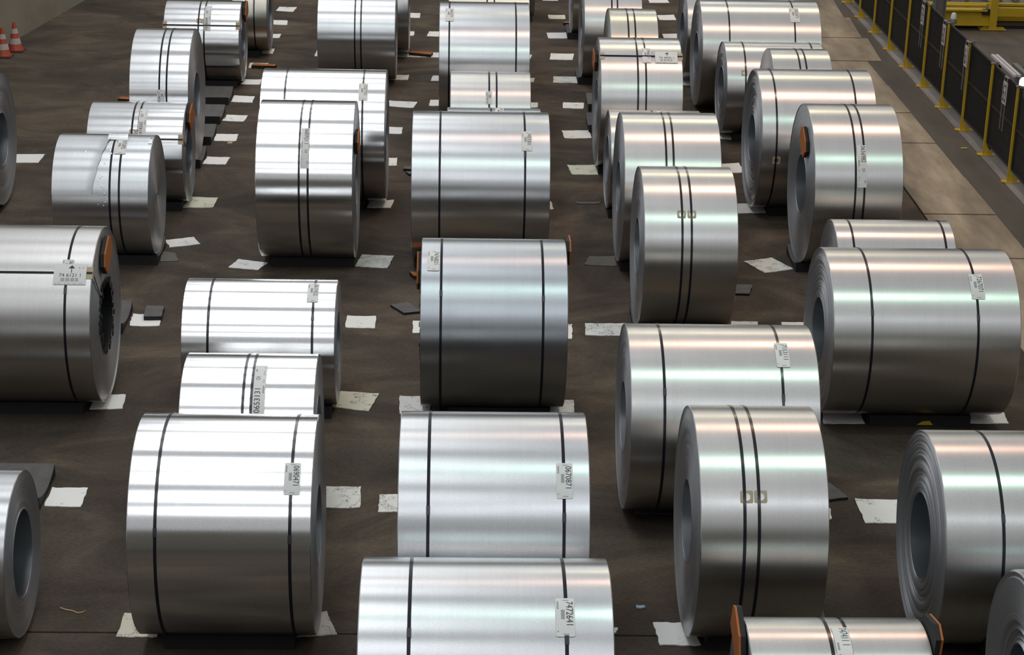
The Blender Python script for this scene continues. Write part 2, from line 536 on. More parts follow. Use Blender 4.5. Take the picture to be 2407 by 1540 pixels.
# ---------------------------------------------------------------- steel coils
COILS = {"A1": {"p": [-6.303, 23.944, 0.826, 1.2], "s": [], "l": [], "q": [], "a": []},
"A2": {"p": [-4.127, 17.718, 0.846, 1.55], "s": [0.543], "l": [["t1", 0.546, 56.8, 47.6, 0.109, "7461211", 1], ["t3", 0.575, 53.2, 38.9, 0.299, "74 6121 1", 0]], "q": [], "a": [47.1, -1, 1]},
"A3": {"p": [-3.82, 13.194, 0.628, 1.2], "s": [], "l": [], "q": [], "a": []},
"B1": {"p": [-3.966, 30.563, 0.626, 1.171], "s": [-0.046, 0.044], "l": [["t2", 0.092, 69.6, 25.9, 0.102, "7474044  RL78", -1]], "q": [[-0.037, 41.1, 0.081], [0.042, 40.5, 0.081]], "a": [34.0, 1, 1]},
"B2": {"p": [-3.923, 26.094, 0.888, 0.777], "s": [0.007, 0.102], "l": [["t1", 0.028, 17.9, 7.1, 0.097, "N 684 011", -1]], "q": [], "a": []},
"B3": {"p": [-3.998, 24.171, 0.629, 1.19], "s": [-0.037, 0.042], "l": [["t2", 0.086, 72.2, 32.2, 0.098, "7474043  RL78", -1]], "q": [[-0.029, 37.6, 0.076], [0.045, 37.7, 0.076]], "a": [29.6, 0, 1]},
"B4": {"p": [-4.045, 22.082, 0.702, 1.092], "s": [0.108, 0.214], "l": [["t1", 0.195, 80.7, 57.4, 0.131, "7075892", 1]], "q": [], "a": []},
"C2": {"p": [-1.669, 24.325, 0.835, 1.555], "s": [-0.472, 0.497], "l": [["t1", 0.501, 65.4, 46.5, 0.113, "7257731", 1]], "q": [], "a": []},
"C3": {"p": [-1.714, 22.078, 0.919, 1.094], "s": [-0.056, 0.044], "l": [["t2", 0.006, 54.8, 23.9, 0.093, "0685921 1  CH", 1]], "q": [], "a": []},
"C4": {"p": [-1.84, 17.659, 0.605, 1.437], "s": [-0.468, 0.507], "l": [["t1", 0.496, 86.7, 59.2, 0.106, "0617422", 1]], "q": [], "a": []},
"C6": {"p": [-1.666, 13.317, 0.83, 1.314], "s": [-0.454, 0.505], "l": [["t1", 0.511, 58.4, 41.0, 0.115, "0690471", 1]], "q": [], "a": []},
"D4": {"p": [0.28, 22.086, 0.863, 1.576], "s": [-0.467, 0.501], "l": [["t1", 0.52, 62.4, 44.1, 0.117, "7453301", 1]], "q": [], "a": []},
"D5": {"p": [0.367, 17.691, 0.811, 1.372], "s": [-0.496, 0.454], "l": [["t1", -0.571, 76.4, 56.7, 0.113, "7476821", 1]], "q": [], "a": []},
"E4": {"p": [2.45, 26.062, 0.874, 1.09], "s": [-0.052, 0.055], "l": [["t1", 0.071, 69.3, 50.8, 0.115, "7446061", 1], ["t3", 0.333, 64.1, 50.7, 0.299, "74 4606 1", 0]], "q": [], "a": [58.6, 1, 1]},
"E5": {"p": [2.505, 24.093, 0.627, 1.159], "s": [-0.031, 0.072], "l": [["t1", 0.066, 96.0, 66.3, 0.109, "7446541", 1]], "q": [], "a": []},
"E6": {"p": [2.459, 22.05, 0.877, 1.104], "s": [-0.077, 0.006], "l": [], "q": [], "a": []},
"E7": {"p": [2.44, 19.953, 0.855, 0.975], "s": [-0.094, 0.003], "l": [], "q": [[-0.101, 41.1, 0.089], [0.006, 41.2, 0.089]], "a": []},
"E8": {"p": [2.246, 15.482, 0.801, 1.57], "s": [-0.507, 0.476], "l": [["t1", 0.494, 74.2, 54.7, 0.112, "7153111", 1]], "q": [], "a": []},
"E9": {"p": [2.242, 13.341, 0.875, 0.927], "s": [-0.146, -0.042], "l": [], "q": [[-0.131, 37.7, 0.093], [-0.03, 37.8, 0.093]], "a": []},
"F1": {"p": [4.549, 29.443, 0.805, 1.789], "s": [-0.487, 0.496], "l": [["t1", 0.506, 70.1, 48.1, 0.144, "7452471", 1]], "q": [], "a": []},
"F2": {"p": [4.549, 27.815, 0.665, 1.412], "s": [-0.437, 0.547], "l": [], "q": [[-0.457, 31.9, 0.086]], "a": []},
"F4": {"p": [4.509, 24.274, 0.883, 1.437], "s": [-0.536, 0.46], "l": [], "q": [[-0.528, -2.8, 0.096]], "a": []},
"F5": {"p": [4.571, 22.101, 0.936, 1.009], "s": [-0.041, 0.062], "l": [["t2", 0.031, 44.4, 14.1, 0.104, "0656982  CH", 1]], "q": [], "a": []},
"F7": {"p": [4.392, 17.601, 0.803, 1.751], "s": [-0.516, 0.474], "l": [["t1", 0.488, 62.8, 43.0, 0.127, "7267071", 1]], "q": [], "a": []},
"F8": {"p": [4.302, 13.242, 0.806, 1.5], "s": [-0.333], "l": [], "q": [], "a": []},
"C1": {"p": [-1.582, 30.827, 0.7, 1.214], "s": [-0.021, 0.074], "l": [], "q": [], "a": []},
"E2": {"p": [2.446, 31.124, 0.78, 0.912], "s": [-0.024, 0.065], "l": [], "q": [], "a": []},
"B0": {"p": [-3.436, 32.659, 0.62, 0.57], "s": [0.076], "l": [], "q": [], "a": []},
"C0": {"p": [-1.409, 32.733, 0.78, 1.184], "s": [], "l": [], "q": [], "a": []},
"D0": {"p": [0.491, 31.007, 0.69, 1.276], "s": [-0.031, 0.083], "l": [], "q": [], "a": []},
"D9": {"p": [0.869, 35.749, 0.6, 1.05], "s": [], "l": [], "q": [], "a": []},
"E1": {"p": [2.557, 34.417, 0.78, 1.109], "s": [], "l": [], "q": [], "a": []},
"F0": {"p": [4.486, 31.207, 0.75, 1.712], "s": [], "l": [], "q": [], "a": []},
"C5": {"p": [-1.716, 15.45, 0.656, 1.118], "s": [-0.034, 0.035], "l": [["t2", 0.097, 78.4, 35.1, 0.101, "0653131  CH", -1]], "q": [], "a": []},
"D1": {"p": [0.386, 28.3, 0.874, 1.3], "s": [-0.506, 0.452], "l": [["t1", -0.504, 73.7, 54.3, 0.118, "7445271", 1]], "q": [], "a": []},
"D2": {"p": [0.451, 26.1, 0.622, 1.083], "s": [-0.018, 0.082], "l": [["t1", -0.024, 48.6, 31.2, 0.081, "N 502 011", -1]], "q": [], "a": []},
"D3": {"p": [0.47, 24.15, 0.622, 1.184], "s": [-0.036, 0.07], "l": [["t1", 0.069, 95.9, 69.4, 0.109, "7451221", 1]], "q": [], "a": []},
"D6": {"p": [0.296, 13.3, 0.85, 1.38], "s": [-0.471, 0.502], "l": [["t1", 0.507, 57.8, 39.1, 0.117, "0670871", 1]], "q": [], "a": []},
"D7": {"p": [0.216, 11.15, 0.795, 1.595], "s": [-0.479, 0.501], "l": [["t1", 0.494, 70.5, 50.5, 0.119, "7472641", 1]], "q": [], "a": []},
"E3": {"p": [2.534, 28.2, 0.853, 0.686], "s": [-0.085, 0.013], "l": [], "q": [], "a": []},
"E10": {"p": [2.486, 11.05, 0.62, 1.164], "s": [-0.057, 0.061], "l": [["t2", 0.019, 92.0, 50.7, 0.102, "747411 1", 1]], "q": [], "a": []},
"F3": {"p": [4.615, 26.0, 0.823, 0.789], "s": [-0.036, 0.049], "l": [], "q": [], "a": []},
"F6": {"p": [4.666, 19.9, 0.584, 1.261], "s": [-0.456, 0.524], "l": [], "q": [], "a": []},
"F9": {"p": [3.986, 11.2, 0.755, 0.445], "s": [], "l": [], "q": [], "a": []}}


INFO = {
 'A1': ('grey steel coil cut by the left edge, only its right end face showing', 'sheet_w', .33, .003),
 'A2': ('large steel coil 74 6121 1 at left edge with orange pad and black-lined bore', 'sheet_w', .315, .002),
 'A3': ('small steel coil in the lower left corner, wide bore facing right', 'sheet', .33, .002),
 'B0': ('beige-tinted steel coil at top left behind coil 7474044', 'sheet_y', .3, .002),
 'B1': ('steel coil 7474044 at the top left with cross strap and washers', 'sheet_b', .3, .002),
 'B2': ('tall narrow steel coil tagged N 684 011 in second column from left', 'sheet_b', .3, .002),
 'B3': ('small steel coil 7474043 with cross strap and orange pad, behind the dented coil', 'sheet_b', .3, .002),
 'B4': ('dented steel coil 7075892 with a torn loose outer wrap', 'sheet', .03, .002),
 'C0': ('farthest steel coil of the third column, mostly behind the narrow twin-strap coil', 'sheet_w', .3, .002),
 'C1': ('narrow twin-strap steel coil without tag at the top of the third column', 'sheet', .3, .002),
 'C2': ('wide bright steel coil 7257731 with two spaced straps', 'sheet_b', .3, .002),
 'C3': ('bright tall steel coil with long strip label 06859211 CH', 'sheet_b', .3, .002),
 'C4': ('low wide bright steel coil 0617422', 'sheet_b', .3, .002),
 'C5': ('low bright steel coil with long strip label 0653131 CH', 'sheet_b', .3, .002),
 'C6': ('big bright steel coil 0690471 in the left foreground', 'sheet_b', .3, .002),
 'D0': ('twin-strap steel coil at the top edge behind coil 7445271', 'sheet_w', .3, .002),
 'D9': ('far dark steel coil peeking out right of coil 7445271 at the top', 'sheet_m', .3, .002),
 'D1': ('tall steel coil 7445271 at the top centre, tag on its left strap', 'sheet', .3, .002),
 'D2': ('small steel coil tagged N 502 011 in front of coil 7445271', 'sheet_w', .3, .002),
 'D3': ('steel coil showing only a thin top sliver behind coil 7453301', 'sheet_m', .3, .002),
 'D4': ('wide steel coil 7453301 in the centre column', 'sheet', .3, .002),
 'D5': ('dark bluish steel coil 7476821 in the centre with orange pads at its ends', 'sheet_m', .31, .002),
 'D6': ('wide pale steel coil 0670871 in the centre foreground', 'sheet', .3, .002),
 'D7': ('widest steel coil 7472641 cut by the bottom edge', 'sheet', .3, .002),
 'E1': ('farthest steel coil of the centre right column, only its left end showing', 'sheet_w', .3, .004),
 'E2': ('steel coil at the top edge behind the pale yellowish coil', 'sheet_w', .3, .004),
 'E3': ('small pale yellowish steel coil without tag behind coil 74 4606 1', 'sheet_y', .3, .002),
 'E4': ('steel coil 74 4606 1 with cross strap, paper sign and orange pad', 'sheet_w', .3, .003),
 'E5': ('low steel coil showing a thin sliver just behind the broad twin-strap coil', 'sheet_w', .3, .003),
 'E6': ('broad twin-strap steel coil without tag or washers in centre right column', 'sheet_w', .3, .003),
 'E7': ('narrow steel coil with two tan washers in the middle of the photo', 'sheet_w', .3, .004),
 'E8': ('wide steel coil 7153111 in the right centre', 'sheet_w', .3, .004),
 'E9': ('tall narrow steel coil with two tan washers in the right foreground', 'sheet_w', .31, .004),
 'E10': ('steel coil 747411 1 cut by bottom edge with orange pads at both ends', 'sheet_w', .28, .003),
 'F0': ('far steel coil at top edge half hidden left of coil 7452471', 'sheet_w', .3, .004),
 'F1': ('wide steel coil 7452471 at the top of the right column', 'sheet_w', .3, .004),
 'F2': ('steel coil with single tan washer on its left strap, second in right column', 'sheet_w', .3, .004),
 'F3': ('small twin-strap steel coil in the right column between two wider coils', 'sheet_w', .28, .003),
 'F4': ('large right column steel coil with uneven ringed end and one washer', 'sheet_w', .3, .009),
 'F5': ('steel coil 0656982 CH with an orange pad on its left face', 'sheet_w', .34, .003),
 'F6': ('low steel coil showing only its top behind coil 7267071', 'sheet_w', .28, .003),
 'F7': ('very wide steel coil 7267071 in the right column', 'sheet_w', .32, .006),
 'F8': ('steel coil at right edge with telescoped ringed end and open bore', 'sheet_w', .33, .007),
 'F9': ('dark coarse-ringed steel coil in the lower right corner', 'sheet_m', .26, .016),
}
COILS['F9']['p'] = [4.364, 11.2, 0.755, 1.2]
# pads on the end faces: side, dy, dz from the axis, tilt in degrees
PADS = {'A2': [(1, 0.0, .60, -65)], 'F5': [(-1, -.22, .56, -62)], 'E10': [(-1, .10, .52, -70), (1, -.05, .60, -104)], 'D5': [(-1, .40, .38, -62), (1, .2, .68, -95)],
        'B3': [(1, 0.0, .46, -75)], 'C3': [(1, -.33, .55, -92)], 'E4': [(-1, .08, .56, -85)], 'B1': [(1, .16, .44, -75)]}
CSEG = 160


def coil_body(R, rb, W, jit, seed):
    rnd = random.Random(seed)
    b = 0.006
    prof = []
    mis = []
    n = 34 if jit < .005 else 60

    def side(s):
        out = []
        xo = 0.0
        for i in range(n + 1):
            t = i / n
            r = rb + 0.004 + (R - b - rb - 0.004) * t
            xo += rnd.uniform(-1, 1) * jit
            xo *= 0.93
            if i in (0, n):
                xo = 0
            out.append((r, s * (W / 2 - b + min(xo, jit * 1.5)) if 0 < i < n else s * (W / 2)))
        return out
    left = side(-1)
    right = side(1)
    # closed loop: bore left -> left face -> outer -> right face -> bore
    prof = [(rb, -W / 2 + .004)] + left + [(R, -W / 2 + b), (R, W / 2 - b)] + right[::-1] + [(rb, W / 2 - .004), (rb, -W / 2 + .004)]
    nl = len(left)
    mis = [1] * nl + [0, 0, 0] + [1] * nl + [2]
    # first entry joins bore edge to face, outer surfaces follow
    mis = mis[:len(prof) - 1]
    while len(mis) < len(prof) - 1:
        mis.append(2)
    return prof, mis


def straps_ring(mb, R, u, w, t=0.003):
    n = 128
    prof = [(R, u - w / 2), (R + t, u - w / 2 + .001), (R + t, u + w / 2 - .001), (R, u + w / 2)]
    mb.lathe(prof, n, 'x')


def on_coil(R, u, phi):
    a = math.radians(phi)
    return (u, -R * math.cos(a), R * math.sin(a))


def card(mb, R, uc, w, pa, pb, th=.003, rc=.008):
    """rounded card bent on the cylinder between angles pa (top) and pb (bottom)"""
    dv = math.radians(pa - pb) * R
    nv = max(6, int(dv / .02))
    rows = [0, rc * .3, rc] + [rc + (dv - 2 * rc) * i / nv for i in range(1, nv)] + [dv - rc, dv - rc * .3, dv]
    vs = []
    for v in rows:
        e = min(v, dv - v)
        ins = rc - math.sqrt(max(0, rc * rc - (rc - e) ** 2)) if e < rc else 0
        for (u, r) in ((-w / 2 + ins, R + .0005), (-w / 2 + ins, R + th), (w / 2 - ins, R + th), (w / 2 - ins, R + .0005)):
            vs.append(on_coil(r, uc + u, pa - math.degrees(v / R)))
    fs = []
    for j in range(len(rows) - 1):
        for i in range(3):
            fs.append((j * 4 + i, (j + 1) * 4 + i, (j + 1) * 4 + i + 1, j * 4 + i + 1))
    fs.append((0, 1, 2, 3))
    k = (len(rows) - 1) * 4
    fs.append((k + 3, k + 2, k + 1, k))
    mb.add(vs, fs)


def text_on(mb, R, s, mapper):
    vs, fs = text_mesh(s)
    mb.add([mapper(x, y) for x, y in vs], fs)


def rect_on(mb, R, u0, u1, p0, p1):
    n = max(1, int(abs(p0 - p1) / 3))
    grid(mb, lambda u, p: on_coil(R, u, p), u0, u1, p0, p1, 1, n)


def add_label(par, R, L, k):
    typ, uc, pa, pb, w, txt, di = L
    dphi = pa - pb
    mb = MB()
    lift = .0045 if typ != 't3' else .009
    if typ == 't3':
        card(mb, R + .006, uc, w, pa, pb, .002, .004)
    elif typ == 't2':
        card(mb, R + .0035, uc, w, pa, pb, .0015, .002)
    else:
        card(mb, R + .0035, uc, w, pa, pb, .0022, .010)
    tagob = mb.build('label_tag', M['card'], par, 30)
    Rt = R + {'t1': .0066, 't2': .0058, 't3': .0088}[typ]
    nb = MB()
    bb = MB()
    if typ == 't1':
        frac = .62 if k != 'A2' else .62
        if di == 1:
            text_on(nb, Rt, txt, lambda x, y: on_coil(Rt, uc + w * (.06 + .36 * y), pa - dphi * (.10 + frac * x)))
            u0, u1 = uc - w * .22, uc - w * .02
        else:
            text_on(nb, Rt, txt, lambda x, y: on_coil(Rt, uc - w * (.06 + .30 * y), pb + dphi * (.08 + .72 * x)))
            u0, u1 = uc + w * .02, uc + w * .36
        q = pa - dphi * (.33 if di == 1 else .30)
        for i in range(7):
            rect_on(bb, Rt, u0, u1, q - dphi * .25 * i / 7, q - dphi * .25 * (i + .72) / 7)
        for i in range(4):
            rect_on(bb, Rt, uc - w * .43, uc - w * .34, pa - dphi * (.10 + .055 * i), pa - dphi * (.14 + .055 * i))
        rect_on(bb, Rt, uc - w * .42, uc - w * .36, pa - dphi * .86, pa - dphi * .89)
        # strap slot marks at both ends
        rect_on(bb, Rt, uc - w * .12, uc + w * .2, pa - dphi * .055, pa - dphi * .07)
        rect_on(bb, Rt, uc - w * .12, uc + w * .2, pb + dphi * .07, pb + dphi * .055)
    elif typ == 't2':
        s1, s2 = txt.split('  ') if '  ' in txt else (txt, None)
        if di == 1:
            text_on(nb, Rt, s1, lambda x, y: on_coil(Rt, uc + w * (-.06 + .48 * y), pa - dphi * (.02 + .40 * x)))
            if s2:
                text_on(nb, Rt, s2, lambda x, y: on_coil(Rt, uc + w * (.0 + .34 * y), pa - dphi * (.56 + .075 * x)))
            sg, q0 = -1, pa
            dd = -dphi
        else:
            text_on(nb, Rt, s1, lambda x, y: on_coil(Rt, uc + w * (.10 - .48 * y), pb + dphi * (.02 + .44 * x)))
            if s2:
                text_on(nb, Rt, s2, lambda x, y: on_coil(Rt, uc + w * (.02 - .34 * y), pb + dphi * (.64 + (.12 if len(s2) > 2 else .075) * x)))
            sg, q0 = 1, pb
            dd = dphi
        for i in range(9):
            rect_on(bb, Rt, uc + sg * w * .40, uc + sg * w * .27, q0 + dd * (.37 + .15 * i / 9), q0 + dd * (.37 + .15 * (i + .7) / 9))
        for a in (.59, .62, .76, .79, .84, .93):
            rect_on(bb, Rt, uc + sg * w * .38, uc + sg * w * .26, q0 + dd * a, q0 + dd * (a + .012))
        for a in (.84, .875):
            rect_on(nb, Rt, uc - sg * w * .38, uc - sg * w * .28, q0 + dd * a, q0 + dd * (a + .018))
    else:
        text_on(nb, Rt, txt, lambda x, y: on_coil(Rt, uc + w * (-.33 + .66 * x), pb + dphi * (.37 + .16 * y)))
        # arrow pointing up
        nb.add([on_coil(Rt, uc + w * a, pb + dphi * b) for a, b in ((-.06, .78), (.14, .78), (.04, .94))], [(0, 1, 2)])
        rect_on(nb, Rt, uc + w * .028, uc + w * .052, pb + dphi * .78, pb + dphi * .56)
        for i in range(18):
            if i % 5 != 4:
                rect_on(bb, Rt, uc + w * (-.27 + .54 * i / 18), uc + w * (-.27 + .54 * (i + .66) / 18), pb + dphi * .32, pb + dphi * .15)
        for a in (-.44, -.36, -.30, -.15, -.08, -.02, .12, .16, .30, .36):
            rect_on(bb, Rt, uc + w * a, uc + w * (a + .04), pb + dphi * .07, pb + dphi * .05)
        for a in (.26, .38):
            rect_on(bb, Rt, uc + w * a, uc + w * (a + .03), pb + dphi * .84, pb + dphi * .78)
    nb.build('printed_number', M['ink'], tagob)['kind'] = 'stuff'
    bb.build('barcode', M['ink_grey'], tagob)['kind'] = 'stuff'


def washer(par, R, u, phi, s):
    mb = MB()
    n = 32
    ro = s * .30
    th = .0022

    def sq(a):
        c, q = math.cos(a), math.sin(a)
        k = (s / 2) / max(abs(c), abs(q))
        return c * k, q * k
    vs = []
    for i in range(n):
        a = 2 * math.pi * (i + .5) / n
        for (x, y) in (sq(a), (ro * math.cos(a), ro * math.sin(a))):
            for r in (R + .0004, R + .0004 + th):
                vs.append(on_coil(r, u + x, phi + math.degrees(y / R)))
    fs = []
    for i in range(n):
        j = (i + 1) % n
        a, b = i * 4, j * 4
        fs += [(a + 1, a + 3, b + 3, b + 1), (a, a + 1, b + 1, b), (a + 3, a + 2, b + 2, b + 3), (a + 2, a, b, b + 2)]
    mb.add(vs, fs)
    mb.build('washer_plate', M['tan'], par)


def make_coil(k):
    D = COILS[k]
    x, y, R, W = D['p']
    label, mk, rb, jit = INFO[k]
    t = thing('steel_coil', label, 'steel coil', (x, y, .055), group='steel coils stored in rows on the floor')
    ax = bpy.data.objects.new('tmp', None)
    prof, mis = coil_body(R, rb, W, jit, hash(k) % 1000 if False else sum(ord(c) * 7 for c in k))
    mb = MB()
    mb.lathe(prof, CSEG, 'x', mis=mis)
    loc = (0, 0, R)
    mb.build('sheet_roll', [M[mk], M['edge'], M['bore']], t, 28, loc)
    bpy.data.objects.remove(ax)

    # straps
    for i, u in enumerate(D['s']):
        mb = MB()
        straps_ring(mb, R + .0003, u, .024)
        so = mb.build('strap', M['strap'], t, 40, loc)
        if k in ('C6', 'C4', 'D4', 'D5', 'D6', 'D7', 'E8', 'F7', 'F8', 'C2', 'A2') :
            sb = MB()
            ph = {'C6': 22, 'C4': 46, 'D4': 44, 'D5': 40, 'D6': 33, 'D7': 52, 'E8': 38, 'F7': 33, 'F8': 36, 'C2': 32, 'A2': 35}[k] - 3 * i
            grid(sb, lambda a, p: on_coil(R + .0065 , a, p), u - .014, u + .014, ph - 2.2, ph + 2.2, 1, 4)
            for (ua, ub) in ((u - .014, u - .014), (u + .014, u + .014)):
                grid(sb, lambda a, p: on_coil(R + a, ua, p), .0, .0065, ph - 2.2, ph + 2.2, 1, 4)
            sb.build('strap_seal', M['seal'], so)
    # labels: only where the photo shows them
    for L in D['l']:
        g = thing
        e = MB()
        holder = t
        # built around the axis, so place through an offset child mesh
        add_label_at(t, R, L, k, loc)
    for (u, phi, s) in D['q']:
        n0 = len(t.children)
        washer(t, R, u, phi, s)
    for c in t.children:
        if c.name.startswith('washer_plate') or c.name.startswith('label_tag'):
            c.location = loc
    # strap through the bore
    if D['a']:
        phi, sl, sr = D['a']
        mb = MB()
        u0 = -W / 2
        u1 = W / 2
        dp = math.degrees(.011 / R)
        Rs = R + (.0070 if k == 'E4' or k == 'B1' else .0042)
        vs = []
        for uu in (u0 - .003, u1 + .003):
            for (r, p) in ((R + .0, phi - dp), (Rs, phi - dp), (Rs, phi + dp), (R + .0, phi + dp)):
                vs.append(on_coil(r, uu, p))
        mb.add(vs, [(0, 4, 5, 1), (1, 5, 6, 2), (2, 6, 7, 3), (0, 1, 2, 3), (7, 6, 5, 4)])
        # down both end faces towards the bore
        for s in (-1, 1):
            xo = s * (W / 2 + .006)
            a = math.radians(phi)
            er = Vector((0, -math.cos(a), math.sin(a)))
            et = Vector((0, math.sin(a), math.cos(a)))
            vs = []
            for (r, xx) in ((R + .004, xo), (rb - .02, xo), (rb - .02, s * (W / 2 - .25))):
                for q in (-.011, .011):
                    p = er * r + et * q
                    vs.append((xx, p.y, p.z))
                    vs.append((xx + s * .002 if r > rb else xx, p.y, p.z))
            mb.add(vs, [(0, 2, 6, 4), (1, 5, 7, 3), (4, 6, 10, 8), (0, 4, 5, 1), (2, 3, 7, 6)])
        mb.build('cross_strap', M['strap'], t, None, loc)
        for s, on in ((-1, sl), (1, sr)):
            if not on:
                continue
            mb = MB()
            hp = math.degrees(.062 / R)
            vs = []
            for (r, uu) in ((R + .0005, W / 2 - .055), (R + .004, W / 2 - .055), (R + .004, W / 2 + .008), (R - .06, W / 2 + .008), (R - .06, W / 2 + .004), (R + .0005, W / 2 + .004)):
                for p in (phi - hp, phi + hp):
                    vs.append(on_coil(r, s * uu, p))
            mb.add(vs, [(0, 1, 3, 2), (2, 3, 5, 4), (4, 5, 7, 6), (6, 7, 9, 8), (8, 9, 11, 10), (10, 11, 1, 0), (0, 2, 4, 6, 8, 10), (1, 11, 9, 7, 5, 3)])
            mb.build('corner_protector', M['tan'], t, None, loc)
    # orange bumper pads hung on the end faces
    for (s, dy, dz, tilt) in PADS.get(k, []):
        hx, hy, hz = .026, .115, .20
        mb = MB()
        ca, sa = math.cos(math.radians(tilt)), math.sin(math.radians(tilt))
        poly = [(-hy, -hz * .55), (-hy * .3, -hz), (hy, -hz * .7), (hy, hz), (-hy * .55, hz), (-hy, hz * .7)]

        def pr(yy, zz, xx):
            return (xx, dy + yy * ca - zz * sa, dz + yy * sa + zz * ca)
        x_in = s * (W / 2 + jit * 2 + .001)
        x_mid = s * (W / 2 + jit * 2 + .036)
        x_out = s * (W / 2 + jit * 2 + .050)
        m = len(poly)
        for xa, xb, mi in ((x_in, x_mid, 0), (x_mid, x_out, 1)):
            vs = [pr(a, b, xa) for a, b in poly] + [pr(a, b, xb) for a, b in poly]
            fs = [(i, (i + 1) % m, m + (i + 1) % m, m + i) for i in range(m)]
            fs += [tuple(range(m))[::-1], tuple(range(m, 2 * m))]
            mb.add(vs, fs, mi)
        po = mb.build('bumper_pad', [M['rubber_d'], M['orange']], t, None, loc)
        po['label'] = 'orange faced black rubber pad'
    # bore liners with folded teeth
    if k in ('A2', 'D5'):
        s = 1 if k == 'A2' else -1
        mb = MB()
        mb.lathe([(rb - .004, -W / 2 - .004), (rb - .004, W / 2 + .004)], 48, 'x')
        mb.lathe([(rb - .006, W / 2 + .004), (rb - .006, -W / 2 - .004)], 48, 'x')
        mb.lathe([(.001, -s * (W / 2 - .3)), (rb - .006, -s * (W / 2 - .3))], 48, 'x')
        for i in range(30):
            a0 = 2 * math.pi * i / 30
            a1 = a0 + 2 * math.pi / 30 * .74
            am = (a0 + a1) / 2
            ro = rb + .050 + .016 * math.sin(i * 5.3)
            pts = [(rb - .006, a0), (rb - .006, a1), (ro, a1), (ro + .006, am), (ro, a0)]
            xx = s * (W / 2 + .012 + .008 * math.sin(i * 2.1))
            vs = [(xx, -r * math.cos(a), r * math.sin(a)) for r, a in pts] + [(xx - s * .008, -r * math.cos(a), r * math.sin(a)) for r, a in pts]
            mb.add(vs, [(0, 1, 2, 3, 4), (9, 8, 7, 6, 5)] + [(q, (q + 1) % 5, 5 + (q + 1) % 5, 5 + q) for q in range(5)])
        mb.build('bore_liner', M['liner'], t, None, loc)
    if k == 'B4':
        # overlapping outer wrap with slanted edge, lifted corner and dents
        mb = MB()
        rows = 26

        def edge(p):
            # edge position along the axis against the angle
            return -.09 + (p - 20) * .0024 + .004 * math.sin(p * .4)
        vs = []
        fs = []
        nu = 10
        for j in range(rows + 1):
            p = 16 + 74 * j / rows
            for i in range(nu + 1):
                u = -W / 2 + .001 + (min(edge(p), .22) + W / 2) * i / nu
                lift = .005 + (.007 if i == nu else 0)
                vs.append(on_coil(R + lift, u, p))
        for j in range(rows):
            for i in range(nu):
                a = j * (nu + 1) + i
                fs.append((a, a + 1, a + nu + 2, a + nu + 1))
        mb.add(vs, fs)
        wr = mb.build('loose_outer_wrap', M['sheet'], t, 30, loc)
        wr['label'] = 'overlapping outer wrap with slanted edge'
        db = MB()
        rnd = random.Random(3)
        for (u, p) in [(.02, 34), (.0, 32), (.035, 22), (.02, 24), (.05, 17), (-.06, 15), (.02, 13), (.06, 9), (-.02, 7), (.04, 6), (-.2, 60), (-.32, 58), (.08, 62), (.1, 58), (.04, 47)]:
            r0 = rnd.uniform(.006, .013)
            sb = []
            ring = 8
            for q in range(ring):
                a = 2 * math.pi * q / ring
                sb.append(on_coil(R + .0045, u + r0 * math.cos(a), p + math.degrees(r0 * 1.3 * math.sin(a) / R)))
            sb.append(on_coil(R + .0115, u, p))
            sb[-1] = on_coil(R + .009, u, p)
            db.add(sb, [(q, (q + 1) % ring, ring) for q in range(ring)])
        dd = db.build('dents', M['sheet_b'], t, 50, loc)
        dd['kind'] = 'stuff'
        fb = MB()
        # torn curl of sheet at the crown and at the right top corner
        for (ua, ub, pc, wd, hh) in ((.02, .26, 86, 7, .045), (W / 2 - .05, W / 2 - .004, 80, 7, .012)):
            n = 10
            vs = []
            for j in range(n + 1):
                f = j / n
                p = pc + wd * (f - .5) * 2
                lift = .006 + hh * math.sin(math.pi * min(1, f * 1.1)) ** 2
                sk = .03 * f
                for uu in (ua + sk, (ua + ub) / 2, ub - sk * .5):
                    vs.append(on_coil(R + lift, uu, p))
            fb.add(vs, [(j * 3 + i, j * 3 + i + 1, j * 3 + i + 4, j * 3 + i + 3) for j in range(n) for i in range(2)])
        fl = fb.build('torn_sheet_flap', M['sheet_b'], t, 60, loc)
        fl['label'] = 'curled torn edge of sheet'
    if k == 'B3':
        mb = MB()
        pts = [(-W / 2 - .01, .0, .42), (-W / 2 - .02, .03, .30), (-W / 2 - .015, -.02, .16), (-W / 2 - .05, -.05, .12), (-W / 2 - .15, -.06, .165), (-W / 2 - .24, -.07, .19)]
        for a, b in zip(pts[:-1], pts[1:]):
            vs = []
            for p in (a, b):
                vs += [(p[0], p[1] - .012, p[2] - .006), (p[0], p[1] + .012, p[2] - .006), (p[0], p[1] + .012, p[2] + .006), (p[0], p[1] - .012, p[2] + .006)]
            mb.add(vs, [(0, 1, 5, 4), (1, 2, 6, 5), (2, 3, 7, 6), (3, 0, 4, 7), (0, 3, 2, 1), (4, 5, 6, 7)])
        so = mb.build('loose_strap_end', M['strap'], t, None, loc)
    return t


def add_label_at(t, R, L, k, loc):
    add_label(t, R, L, k)


for k in sorted(COILS):
    make_coil(k)

